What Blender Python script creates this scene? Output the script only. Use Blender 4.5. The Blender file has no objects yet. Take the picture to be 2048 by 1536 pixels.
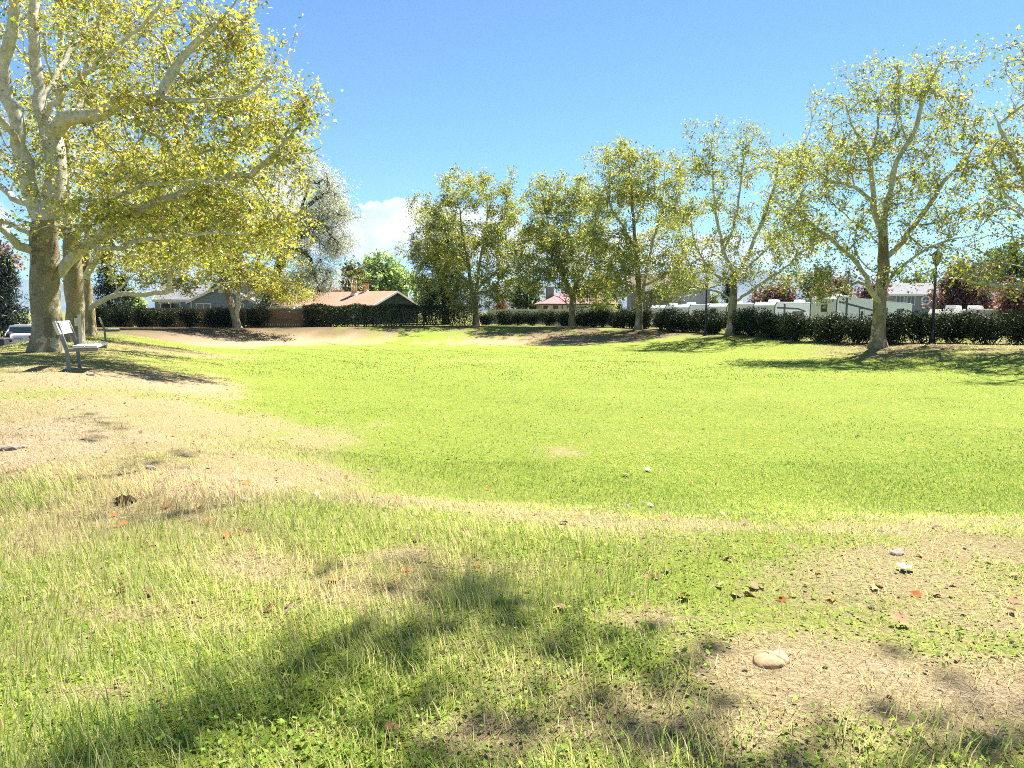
import bpy, math, random
import numpy as np
from mathutils import Vector, Matrix

# ------------------------------------------------------------------ scene, camera, sky, sun
sc = bpy.context.scene
COL = sc.collection
F = 1450.0                      # focal length in photograph pixels (2048 wide)
CAMZ = 1.4
HOR = 622.0                     # horizon row of the photograph
PITCH = math.atan((768 - HOR) / F)
cam_d = bpy.data.cameras.new('camera'); cam = bpy.data.objects.new('camera', cam_d); COL.objects.link(cam)
cam.location = (0, 0, CAMZ); cam.rotation_euler = (math.pi / 2 - PITCH, 0, 0)
cam_d.sensor_width = 36; cam_d.lens = F / 2048 * 36; cam_d.clip_end = 60000; cam_d.clip_start = 0.05
sc.camera = cam

SUN_AZ = math.radians(37)       # to the right of straight ahead (+Y)
SUN_EL = math.radians(58)
SUN = np.array([math.sin(SUN_AZ) * math.cos(SUN_EL), math.cos(SUN_AZ) * math.cos(SUN_EL), math.sin(SUN_EL)])
sd = bpy.data.lights.new('sun', 'SUN'); sd.energy = 5.0; sd.angle = math.radians(0.53); sd.color = (1.0, 0.955, 0.88)
so = bpy.data.objects.new('sun', sd); COL.objects.link(so)
so.rotation_euler = Vector((-SUN).tolist()).to_track_quat('-Z', 'Y').to_euler(); so.location = (20, 20, 40)

vs = sc.view_settings
vs.view_transform = 'Standard'; vs.look = 'None'; vs.gamma = 1.0; vs.use_curve_mapping = False
vs.exposure = 1.95
sc.cycles.max_bounces = 5; sc.cycles.diffuse_bounces = 4; sc.cycles.transmission_bounces = 4; sc.cycles.glossy_bounces = 2
sc.cycles.transparent_max_bounces = 8; sc.cycles.use_denoising = False; sc.cycles.filter_width = 1.0; sc.cycles.caustics_reflective = False

class NT:
    """small helper for node trees"""
    def __init__(s, nt): s.nt = nt; s.nt.nodes.clear()
    def n(s, t, **kw):
        nd = s.nt.nodes.new(t)
        for k, v in kw.items():
            if k.startswith('i_'):
                key = k[2:]; key = int(key) if key.isdigit() else key
                s.put(nd.inputs[key], v)
            else: setattr(nd, k, v)
        return nd
    def put(s, sock, v):
        if hasattr(v, 'is_linked') or isinstance(v, bpy.types.NodeSocket): s.nt.links.new(v, sock)
        else: sock.default_value = v
    def m(s, op, a, b=0.0, c=0.0, clamp=False):
        nd = s.nt.nodes.new('ShaderNodeMath'); nd.operation = op; nd.use_clamp = clamp
        s.put(nd.inputs[0], a); s.put(nd.inputs[1], b); s.put(nd.inputs[2], c)
        return nd.outputs[0]
    def mix(s, f, a, b, blend='MIX'):
        nd = s.nt.nodes.new('ShaderNodeMix'); nd.data_type = 'RGBA'; nd.blend_type = blend
        s.put(nd.inputs[0], f); s.put(nd.inputs[6], a); s.put(nd.inputs[7], b)
        return nd.outputs[2]
    def ramp(s, v, stops, interp='LINEAR'):
        nd = s.nt.nodes.new('ShaderNodeValToRGB'); nd.color_ramp.interpolation = interp
        el = nd.color_ramp.elements
        while len(el) > 1: el.remove(el[-1])
        el[0].position = stops[0][0]; el[0].color = col4(stops[0][1])
        for p, c in stops[1:]:
            e = el.new(p); e.color = col4(c)
        s.put(nd.inputs[0], v)
        return nd.outputs[0]
    def noise(s, vec, scale, detail=4, rough=0.55, out=0):
        nd = s.nt.nodes.new('ShaderNodeTexNoise'); nd.inputs['Scale'].default_value = scale
        nd.inputs['Detail'].default_value = detail; nd.inputs['Roughness'].default_value = rough
        if vec is not None: s.put(nd.inputs['Vector'], vec)
        return nd.outputs[out]
    def mapr(s, v, a, b, c=0.0, d=1.0, smooth=True):
        nd = s.nt.nodes.new('ShaderNodeMapRange'); nd.interpolation_type = 'SMOOTHSTEP' if smooth else 'LINEAR'
        s.put(nd.inputs[0], v)
        for i, x in enumerate((a, b, c, d)): s.put(nd.inputs[1 + i], x)
        return nd.outputs[0]
def col4(c):
    if isinstance(c, (int, float)): return (c, c, c, 1)
    return tuple(c) + (1,) if len(c) == 3 else tuple(c)

def azel(px, py):
    xc = (px - 1024) / F; yc = -(py - 768) / F
    d = np.array([xc, math.cos(PITCH) + yc * math.sin(PITCH), -math.sin(PITCH) + yc * math.cos(PITCH)])
    d /= np.linalg.norm(d)
    return math.atan2(d[0], d[1]), math.asin(d[2])

world = bpy.data.worlds.new('World'); sc.world = world; world.use_nodes = True
world.cycles.sampling_method = 'MANUAL'; world.cycles.sample_map_resolution = 256
w = NT(world.node_tree)
sky = w.n('ShaderNodeTexSky', sky_type='NISHITA', sun_disc=False, sun_elevation=SUN_EL, sun_rotation=SUN_AZ,
          altitude=1300, air_density=1.0, dust_density=0.0, ozone_density=3.0)
SKY_STR = 0.05
tc = w.n('ShaderNodeTexCoord')
sep = w.n('ShaderNodeSeparateXYZ', i_0=tc.outputs['Generated'])
AZ = w.m('ARCTAN2', sep.outputs[0], sep.outputs[1]); EL = w.m('ARCSINE', sep.outputs[2])
cxyz = w.n('ShaderNodeCombineXYZ', i_0=w.m('MULTIPLY', AZ, 1.0), i_1=w.m('MULTIPLY', EL, 1.35))
n1 = w.n('ShaderNodeTexNoise', i_Scale=26.0, i_Detail=7.0, i_Roughness=0.58); w.put(n1.inputs['Vector'], cxyz.outputs[0])
n2 = w.n('ShaderNodeTexNoise', i_Scale=7.0, i_Detail=3.0); w.put(n2.inputs['Vector'], cxyz.outputs[0])
sepn = w.n('ShaderNodeSeparateColor', i_0=n1.outputs['Color'])
AZd = w.m('ADD', AZ, w.m('MULTIPLY', w.m('SUBTRACT', sepn.outputs[0], 0.5), 0.05))
ELd = w.m('ADD', EL, w.m('MULTIPLY', w.m('SUBTRACT', sepn.outputs[1], 0.5), 0.034))
# low cumulus bank standing along the horizon
CL = [(775, 462, 78, 46), (715, 465, 54, 32), (815, 440, 62, 40), (735, 503, 80, 16), (745, 412, 18, 9), (720, 415, 10, 6),
      (806, 406, 14, 6), (560, 395, 55, 50), (640, 480, 70, 30), (930, 465, 110, 55), (1030, 505, 90, 45), (1120, 525, 80, 35),
      (1250, 505, 90, 42), (1420, 505, 80, 35), (1560, 500, 60, 26), (1690, 548, 60, 13), (1800, 562, 60, 10), 
      (-120, 430, 90, 50), (330, 500, 90, 60), (2200, 545, 120, 25)]
dens = None
for (px, py, rx, ry) in CL:
    a0, e0 = azel(px, py); ra = rx / F; re = ry / F
    dx = w.m('DIVIDE', w.m('SUBTRACT', AZd, a0), ra); dy = w.m('DIVIDE', w.m('SUBTRACT', ELd, e0), re)
    v = w.m('SUBTRACT', 1.0, w.m('SQRT', w.m('ADD', w.m('MULTIPLY', dx, dx), w.m('MULTIPLY', dy, dy))))
    dens = v if dens is None else w.m('MAXIMUM', dens, v)
# the same kind of bank all the way round, outside the blobs above
far = w.m('SUBTRACT', w.mapr(n2.outputs[0], 0.46, 0.62, -0.5, 0.6), w.m('ABSOLUTE', w.m('DIVIDE', w.m('SUBTRACT', ELd, 0.085), 0.06)))
far = w.m('SUBTRACT', far, w.mapr(w.m('ABSOLUTE', AZ), 0.66, 0.9, 3.0, 0.0))
dens = w.m('MAXIMUM', dens, far)
edge = w.m('ADD', dens, w.m('MULTIPLY', w.m('SUBTRACT', n1.outputs[0], 0.5), 0.75))
mask = w.mapr(edge, -0.10, 0.10)
shade = w.mapr(w.m('ADD', w.m('MULTIPLY', w.m('SUBTRACT', sepn.outputs[2], 0.5), 1.6), w.m('MULTIPLY', dens, 0.35)), -0.15, 0.32)
ccol = w.mix(shade, (0.23, 0.255, 0.30, 1), (0.31, 0.31, 0.31, 1))
skyc = w.mix(1.0, sky.outputs[0], (SKY_STR * .74, SKY_STR * .9, SKY_STR * .97, 1), 'MULTIPLY')     # clear, dry blue
hz = w.mapr(EL, 0.0, 0.14, 0.75, 1.0)
mask = w.m('MULTIPLY', mask, hz)
final = w.mix(mask, skyc, ccol)
bg = w.n('ShaderNodeBackground', i_0=final, i_1=1.0)
wo = w.n('ShaderNodeOutputWorld', i_0=bg.outputs[0])

# ------------------------------------------------------------------ helpers
def ray(px, py):
    xc = (px - 1024) / F; yc = -(py - 768) / F
    return np.array([xc, math.cos(PITCH) + yc * math.sin(PITCH), -math.sin(PITCH) + yc * math.cos(PITCH)])
def at(px, py, D):
    """point at forward distance D seen at photograph pixel px, py"""
    d = ray(px, py); t = D / d[1]
    return np.array([0, 0, CAMZ]) + d * t
def onz(px, py, z=0.0):
    d = ray(px, py); t = (z - CAMZ) / d[2]
    return np.array([0, 0, CAMZ]) + d * t
def proj(P):
    P = np.atleast_2d(P); q = P - np.array([0, 0, CAMZ])
    f = q[:, 1] * math.cos(PITCH) - q[:, 2] * math.sin(PITCH)
    u = q[:, 1] * math.sin(PITCH) + q[:, 2] * math.cos(PITCH)
    f = np.maximum(f, 1e-3)
    return 1024 + q[:, 0] / f * F, 768 - u / f * F, f

def vnoise(x, y, seed=0):
    x = np.asarray(x, float); y = np.asarray(y, float)
    xi = np.floor(x).astype(np.int64); yi = np.floor(y).astype(np.int64); fx = x - xi; fy = y - yi
    def h(a, b):
        n = (a * 374761393 + b * 668265263 + seed * 974634777) & 0x7fffffff
        n = ((n ^ (n >> 13)) * 1274126177) & 0x7fffffff
        return ((n ^ (n >> 16)) & 0xffff) / 65535.0
    sx = fx * fx * (3 - 2 * fx); sy = fy * fy * (3 - 2 * fy)
    return (h(xi, yi) * (1 - sx) + h(xi + 1, yi) * sx) * (1 - sy) + (h(xi, yi + 1) * (1 - sx) + h(xi + 1, yi + 1) * sx) * sy
def fbm(x, y, seed=0, oct=4):
    s = 0; a = 0.5; t = 0
    for k in range(oct):
        s = s + a * vnoise(x * 2 ** k, y * 2 ** k, seed + k * 17); t += a; a *= 0.5
    return s / t
def sstep(a, b, x):
    t = np.clip((x - a) / (b - a), 0, 1); return t * t * (3 - 2 * t)
def unit(v):
    v = np.asarray(v, float); return v / np.maximum(np.linalg.norm(v, axis=-1, keepdims=True), 1e-9)

def tag(o, label=None, cat=None, group=None, kind=None):
    if label: o['label'] = label
    if cat: o['category'] = cat
    if group: o['group'] = group
    if kind: o['kind'] = kind
    return o
def empty(name, loc=(0, 0, 0), rz=0.0):
    o = bpy.data.objects.new(name, None); COL.objects.link(o); o.location = tuple(float(v) for v in loc); o.rotation_euler = (0, 0, rz)
    o.empty_display_size = 0.2
    return o
def mesh_np(name, V, T, mat, parent=None, col=None, smooth=False, nper=3):
    """V (n,3); T (m,nper) face indices"""
    V = np.ascontiguousarray(V, dtype=np.float32); T = np.ascontiguousarray(T, dtype=np.int32)
    me = bpy.data.meshes.new(name)
    me.vertices.add(len(V)); me.vertices.foreach_set('co', V.ravel())
    me.loops.add(T.size); me.loops.foreach_set('vertex_index', T.ravel())
    me.polygons.add(len(T)); me.polygons.foreach_set('loop_start', np.arange(0, T.size, T.shape[1], dtype=np.int32))
    if smooth: me.polygons.foreach_set('use_smooth', np.ones(len(T), dtype=bool))
    if col is not None:
        a = me.attributes.new('col', 'FLOAT_COLOR', 'POINT')
        c = np.ones((len(V), 4), np.float32); c[:, :col.shape[1]] = col
        a.data.foreach_set('color', c.ravel())
    me.update(calc_edges=True)
    if mat: me.materials.append(mat)
    o = bpy.data.objects.new(name, me); COL.objects.link(o)
    if parent: o.parent = parent
    return o
class MB:
    """collects polygons of one part"""
    def __init__(s): s.v = []; s.f = []
    def poly(s, pts):
        i = len(s.v); s.v += [tuple(float(c) for c in p) for p in pts]; s.f.append(tuple(range(i, i + len(pts)))); return s
    def hexa(s, p):
        """8 corner points: bottom 0-3 ccw, top 4-7"""
        i = len(s.v); s.v += [tuple(float(c) for c in q) for q in p]
        for f in ((3, 2, 1, 0), (4, 5, 6, 7), (0, 1, 5, 4), (1, 2, 6, 5), (2, 3, 7, 6), (3, 0, 4, 7)): s.f.append(tuple(i + k for k in f))
        return s
    def box(s, x0, x1, y0, y1, z0, z1):
        return s.hexa([(x0, y0, z0), (x1, y0, z0), (x1, y1, z0), (x0, y1, z0), (x0, y0, z1), (x1, y0, z1), (x1, y1, z1), (x0, y1, z1)])
    def bar(s, a, b, wx, wy, up=(0, 0, 1)):
        a = Vector([float(c) for c in a]); b = Vector([float(c) for c in b]); d = (b - a).normalized(); u = Vector(up)
        if abs(d.dot(u)) > 0.98: u = Vector((0, 1, 0))
        x = d.cross(u).normalized() * wx / 2; y = x.cross(d).normalized() * wy / 2
        return s.hexa([a - x - y, a + x - y, a + x + y, a - x + y, b - x - y, b + x - y, b + x + y, b - x + y])
    def ring(s, prof, seg=12, cx=0, cy=0, cap=True, sx=1, sy=1):
        """lathe: prof list of (r,z)"""
        i = len(s.v)
        for r, z in prof:
            for k in range(seg):
                a = 2 * math.pi * k / seg; s.v.append((cx + r * sx * math.cos(a), cy + r * sy * math.sin(a), z))
        for j in range(len(prof) - 1):
            for k in range(seg):
                k2 = (k + 1) % seg; s.f.append((i + j * seg + k, i + j * seg + k2, i + (j + 1) * seg + k2, i + (j + 1) * seg + k))
        if cap:
            s.f.append(tuple(i + k for k in reversed(range(seg)))); s.f.append(tuple(i + (len(prof) - 1) * seg + k for k in range(seg)))
        return s
    def prism(s, outline, axis, a, b):
        """extrude a 2D outline along axis 'x','y' or 'z' from a to b"""
        def P(p, t): return {'x': (t, p[0], p[1]), 'y': (p[0], t, p[1]), 'z': (p[0], p[1], t)}[axis]
        i = len(s.v); n = len(outline)
        s.v += [P(p, a) for p in outline] + [P(p, b) for p in outline]
        s.f.append(tuple(i + k for k in range(n))); s.f.append(tuple(i + n + k for k in reversed(range(n))))
        for k in range(n):
            k2 = (k + 1) % n; s.f.append((i + k2, i + k, i + n + k, i + n + k2))
        return s
    def build(s, name, mat, parent=None, smooth=False, bevel=0, seg=2):
        me = bpy.data.meshes.new(name); me.from_pydata(s.v, [], s.f)
        import bmesh
        bm = bmesh.new(); bm.from_mesh(me)
        bmesh.ops.remove_doubles(bm, verts=bm.verts, dist=1e-5)
        bmesh.ops.recalc_face_normals(bm, faces=bm.faces)
        if bevel: bmesh.ops.bevel(bm, geom=[e for e in bm.edges if e.calc_face_angle(0) > 0.5], offset=bevel, segments=seg, affect='EDGES', profile=0.6)
        if smooth:
            for f in bm.faces: f.smooth = True
        bm.to_mesh(me); bm.free(); me.update()
        if mat: me.materials.append(mat)
        o = bpy.data.objects.new(name, me); COL.objects.link(o)
        if parent: o.parent = parent
        return o

# ------------------------------------------------------------------ materials
MATS = {}
def newmat(name):
    m = bpy.data.materials.new(name); m.use_nodes = True; MATS[name] = m
    return m, NT(m.node_tree)
def finish(t, shader):
    t.n('ShaderNodeOutputMaterial', i_0=shader)
def plain(name, c, rough=0.6, spec=0.4, metal=0.0, var=0.12, scale=6.0, bump=0.0, bscale=40.0, coat=0.0):
    m, t = newmat(name)
    g = t.n('ShaderNodeTexCoord').outputs['Object']
    n = t.noise(g, scale, 5)
    c2 = tuple(x * (1 - var) for x in c); c3 = tuple(min(1, x * (1 + var)) for x in c)
    colr = t.ramp(n, [(0.3, c2), (0.7, c3)])
    b = t.n('ShaderNodeBsdfPrincipled', i_Roughness=rough, i_Metallic=metal)
    t.put(b.inputs['Base Color'], colr); b.inputs['Specular IOR Level'].default_value = spec; b.inputs['Coat Weight'].default_value = coat
    if bump:
        bp = t.n('ShaderNodeBump', i_Strength=bump, i_Distance=0.02); t.put(bp.inputs['Height'], t.noise(g, bscale, 4)); t.put(b.inputs['Normal'], bp.outputs[0])
    finish(t, b.outputs[0]); return m
def leafmat(name, transl=0.5, gloss=0.05, rough=0.4, tint=(1.25, 1.15, 0.6)):
    m, t = newmat(name)
    a = t.n('ShaderNodeAttribute', attribute_name='col')
    c = a.outputs['Color']
    d = t.n('ShaderNodeBsdfDiffuse'); t.put(d.inputs[0], c)
    tr = t.n('ShaderNodeBsdfTranslucent'); t.put(tr.inputs[0], t.mix(1.0, c, tint + (1,), 'MULTIPLY'))
    mx = t.n('ShaderNodeMixShader', i_0=transl); t.put(mx.inputs[1], d.outputs[0]); t.put(mx.inputs[2], tr.outputs[0])
    gl = t.n('ShaderNodeBsdfGlossy', i_Roughness=rough); gl.inputs[0].default_value = (1, 1, 1, 1)
    m2 = t.n('ShaderNodeMixShader', i_0=gloss); t.put(m2.inputs[1], mx.outputs[0]); t.put(m2.inputs[2], gl.outputs[0])
    finish(t, m2.outputs[0]); return m

def bark_plane():
    m, t = newmat('plane_bark')
    g = t.n('ShaderNodeTexCoord').outputs['Object']
    mp = t.n('ShaderNodeMapping'); t.put(mp.inputs[0], g); mp.inputs['Scale'].default_value = (1, 1, 0.45)
    v = t.n('ShaderNodeTexVoronoi', i_Scale=5.0, feature='F1'); 
    wob = t.n('ShaderNodeVectorMath', operation='ADD'); t.put(wob.inputs[0], mp.outputs[0])
    nn = t.n('ShaderNodeTexNoise', i_Scale=4.0, i_Detail=4.0); t.put(nn.inputs['Vector'], g)
    sca = t.n('ShaderNodeVectorMath', operation='SCALE'); t.put(sca.inputs[0], nn.outputs['Color']); sca.inputs[3].default_value = 0.5
    t.put(wob.inputs[1], sca.outputs[0]); t.put(v.inputs['Vector'], wob.outputs[0])
    sc_ = t.n('ShaderNodeSeparateColor', i_0=v.outputs['Color'])
    base = t.ramp(sc_.outputs[0], [(0.0, (0.27, 0.215, 0.12)), (0.3, (0.34, 0.29, 0.185)), (0.45, (0.20, 0.165, 0.105)), (0.6, (0.31, 0.27, 0.14)), (0.75, (0.17, 0.135, 0.09)), (0.88, (0.36, 0.32, 0.22)), (1.0, (0.5, 0.46, 0.35))])
    fine = t.noise(g, 32, 6, 0.65)
    c = t.mix(t.mapr(fine, 0.35, 0.62), t.mix(1.0, base, (0.66, 0.62, 0.58, 1), 'MULTIPLY'), base)
    pits = t.noise(mp.outputs[0], 46, 2)
    c = t.mix(t.mapr(pits, 0.68, 0.74), c, (0.1, 0.075, 0.045, 1))
    b = t.n('ShaderNodeBsdfPrincipled', i_Roughness=0.85); t.put(b.inputs['Base Color'], c); b.inputs['Specular IOR Level'].default_value = 0.2
    bp = t.n('ShaderNodeBump', i_Strength=0.5, i_Distance=0.03); t.put(bp.inputs['Height'], t.m('ADD', fine, t.m('MULTIPLY', v.outputs[0], 0.8))); t.put(b.inputs['Normal'], bp.outputs[0])
    finish(t, b.outputs[0]); return m
bark_plane()
plain('limb_bark', (0.46, 0.43, 0.35), 0.8, 0.2, var=0.3, scale=7, bump=0.4, bscale=30)
plain('twig_bark', (0.22, 0.16, 0.11), 0.85, 0.15, var=0.3)
plain('dark_bark', (0.05, 0.037, 0.03), 0.9, 0.15, var=0.4, bump=0.6)
leafmat('plane_leaf', 0.54, 0.04, 0.4, (1.2, 1.12, 0.65))
leafmat('shrub_leaf', 0.16, 0.02, 0.5, (1.1, 1.1, 0.7))
leafmat('silver_leaf', 0.55, 0.06, 0.45, (1.0, 1.0, 0.85))
leafmat('needle', 0.12, 0.03, 0.4, (1.0, 1.0, 0.8))
leafmat('bg_leaf', 0.5, 0.03, 0.45, (1.1, 1.1, 0.75))
leafmat('grass_blade', 0.52, 0.008, 0.5, (1.1, 1.08, 0.8)); leafmat('clover_leaf', 0.4, 0.0, 0.6, (1.15, 1.1, 0.6))
leafmat('litter', 0.2, 0.0, 0.5, (1.1, 1.0, 0.8))

# ------------------------------------------------------------------ the ground: a shallow grassed basin with a raised rim
FLOOR = -0.5
# toe of the bank round the basin floor, with the width of the bank beside it
def floor_z(y): return FLOOR - 0.45 * sstep(18, 55, np.asarray(y, float))     # the floor falls a little towards the far end
def onfloor(px, py):
    z = FLOOR
    for _ in range(6): z = float(floor_z(onz(px, py, z)[1]))
    return onz(px, py, z)[:2]
TOE = [(onfloor(600, 682), 5), (onfloor(480, 684), 5), (onfloor(390, 691), 6), (onfloor(395, 703), 6), (onfloor(440, 720), 6), (onfloor(500, 757), 5), (onfloor(585, 830), 4.2),
       (onfloor(700, 920), 3.4), (onfloor(850, 1000), 2.6), (onfloor(1000, 1030), 2.3), (onfloor(1500, 1045), 2.2), (onfloor(2048, 1040), 2.4),
       (np.array([11.0, 9.0]), 4), (np.array([16.5, 15.0]), 4), (onfloor(2048, 748), 4.4), (onfloor(1700, 722), 4.3), (onfloor(1450, 704), 6.5),
       (onfloor(1200, 690), 10), (onfloor(1000, 683), 8), (onfloor(800, 681), 6)]
TP = np.array([t[0] for t in TOE]); TW = np.array([t[1] for t in TOE], float)
def toe_dist(x, y):
    """signed distance outside the toe, and the bank width there"""
    best = np.full(x.shape, 1e9); bw = np.zeros(x.shape); inside = np.zeros(x.shape, bool)
    n = len(TP)
    for i in range(n):
        a = TP[i]; b = TP[(i + 1) % n]; ab = b - a
        t = np.clip(((x - a[0]) * ab[0] + (y - a[1]) * ab[1]) / (ab @ ab), 0, 1)
        d = np.hypot(x - a[0] - t * ab[0], y - a[1] - t * ab[1])
        m = d < best
        best = np.where(m, d, best); bw = np.where(m, TW[i] * (1 - t) + TW[(i + 1) % n] * t, bw)
        cond = ((a[1] > y) != (b[1] > y)) & (x < (b[0] - a[0]) * (y - a[1]) / (b[1] - a[1] + 1e-12) + a[0])
        inside ^= cond
    return np.where(inside, -best, best), bw
def ground_z(x, y, micro=True):
    x = np.atleast_1d(np.asarray(x, float)); y = np.atleast_1d(np.asarray(y, float))
    d, bw = toe_dist(x, y)
    d = d + (fbm(x * 0.35, y * 0.35, 3, 3) - 0.5) * 0.8 * np.clip(bw / 5, 0.3, 1)
    rim = 0.34 * np.exp(-(((x + 13 + 0.42 * (y - 19)) / 7.0) ** 2)) * sstep(4, 11, y) * (1 - sstep(40, 55, y))
    fl = floor_z(np.minimum(y, 66)); z = fl + (rim - fl) * sstep(-0.4, 1.0, d / bw)
    # the street side on the left and the trailer yard beyond the right hedge lie lower
    z = z - 2.05 * sstep(-19, -30, x + 0.45 * (y - 32)) * sstep(8, 20, y) * (1 - sstep(50, 58, y))
    z = z - 0.75 * sstep(5, 14, d - bw) * sstep(2, 9, x) * sstep(12, 25, y)
    z = z - 1.2 * sstep(25, 80, d - bw) 
    if micro:
        near = np.exp(-np.hypot(x, y) / 25)
        z = z + (fbm(x * 1.6, y * 1.6, 11, 4) - 0.5) * (0.05 * near + 0.03) + (fbm(x * 7, y * 7, 12, 2) - 0.5) * 0.025 * near
    return z
def gz(x, y): return float(ground_z(np.array([x]), np.array([y]))[0])

# bare and dry patches: photograph positions turned into places on the ground (x, y, rx, ry, amount)
def patch(px, py, rx, ry, amt, z=0.0):
    c = onz(px, py, z); a = onz(px, py - ry, z); b = onz(px, py + ry, z)
    return (c[0], c[1], rx * c[1] / F, abs(a[1] - b[1]) / 2, amt)
DIRT = [patch(110, 895, 230, 62, 1.15), patch(330, 960, 260, 36, 1.05), patch(540, 930, 230, 75, .6), patch(350, 840, 280, 60, .55), patch(300, 745, 190, 30, .85, .2),
        patch(170, 760, 60, 14, .8, .3), patch(420, 690, 120, 14, .5, 0), patch(800, 1005, 260, 44, .6, -.2), patch(1020, 1035, 240, 34, .42, -.2), patch(650, 870, 140, 50, .5, -.3),
        patch(380, 668, 230, 10, 1.1, -.3), patch(560, 670, 180, 9, 1.0, -.4), patch(700, 670, 120, 5, .6, -.4), patch(1060, 669, 280, 5, .8, -.3), patch(1650, 690, 260, 8, .35),
        patch(1680, 1335, 350, 66, .8), patch(1930, 1370, 240, 80, .85), patch(1280, 1240, 120, 30, .55), patch(1300, 1420, 260, 80, .5), patch(1950, 1095, 140, 26, .6), patch(1790, 1110, 90, 20, .5),
        patch(790, 1110, 120, 16, .6), patch(1500, 1072, 520, 30, .36, -.1), patch(1150, 1062, 300, 28, .36, -.1), patch(1950, 1050, 250, 26, .3, -.2), patch(560, 1130, 200, 30, .35), patch(1000, 1130, 260, 26, .3), patch(420, 1250, 300, 40, .35), patch(700, 1180, 160, 30, .4), patch(90, 1300, 160, 40, .35), patch(950, 1460, 220, 60, .6), patch(260, 1230, 220, 36, .4), patch(1480, 1500, 220, 60, .4), patch(230, 1390, 160, 34, .55), patch(620, 1470, 120, 40, .4),
        patch(1100, 905, 60, 12, .35, -.5), patch(1330, 940, 60, 10, .3, -.5), patch(1720, 755, 160, 8, .3, -.5), patch(1000, 715, 160, 5, .35, -.5)]
WORN = [patch(1250, 880, 420, 60, .55, -.5), patch(1560, 800, 300, 24, .5, -.5), patch(950, 960, 260, 50, .5, -.4), patch(800, 730, 300, 24, .25, -.5), patch(1900, 830, 260, 40, .3, -.5)]
def blob_sum(L, x, y, wob):
    s = np.zeros(x.shape)
    for (cx, cy, rx, ry, a) in L:
        q = np.sqrt(((x - cx) / rx) ** 2 + ((y - cy) / ry) ** 2) + wob
        s = np.maximum(s, a * (1 - sstep(0.25, 1.45, q)))
    return s
def zone(x, y):
    """(green 0-1, bare 0-1) at a place"""
    d, bw = toe_dist(x, y)
    wob = (fbm(x * 0.9, y * 0.9, 31, 4) - 0.5) * 1.5 + (fbm(x * 4.5, y * 4.5, 37, 3) - 0.5) * 0.9
    dirt = blob_sum(DIRT, x, y, wob)
    worn = blob_sum(WORN, x, y, wob)
    bank = sstep(-0.5, 0.9, d / np.maximum(bw, 1) + wob * 0.35)
    green = (1 - 0.5 * worn) * (1 - bank) + bank * (0.42 + 0.5 * (fbm(x * 0.5, y * 0.5, 41, 3) - 0.5))
    near = 1 - sstep(4.5, 7.0, y)                       # longer shaded turf close by
    green = green + near * (0.22 + 0.9 * (fbm(x * 1.1, y * 1.1, 43, 3) - 0.5))
    farrim = sstep(28, 34, y) * bank
    green = green + farrim * 0.05
    green = np.clip(green - dirt * 0.9, 0, 1)
    return green, np.clip(dirt, 0, 1), bank

def axis_lines(lo, hi, fine, g):
    """grid lines: fine spacing between lo and hi, growing outwards to the horizon"""
    L = list(np.arange(lo, hi, fine)); s = fine; v = L[-1]
    while v < 6300: s *= g; v += s; L.append(v)
    s = fine; v = lo; M = []
    while v > -6300: s *= g; v -= s; M.append(v)
    return np.array(M[::-1] + L)
gx = axis_lines(-7.0, 7.0, 0.14, 1.075); gy = axis_lines(1.0, 9.0, 0.12, 1.06)
GX, GY = np.meshgrid(gx, gy); X = GX.ravel(); Y = GY.ravel()
Z = ground_z(X, Y); Z = np.where(np.hypot(X, Y) > 400, Z - 2.0 * sstep(400, 1500, np.hypot(X, Y)), Z)
gr, di, bk = zone(X, Y)
nx, ny = len(gx), len(gy)
I = np.arange(nx * ny).reshape(ny, nx)
Q = np.stack([I[:-1, :-1], I[:-1, 1:], I[1:, 1:], I[1:, :-1]], -1).reshape(-1, 4)

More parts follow.
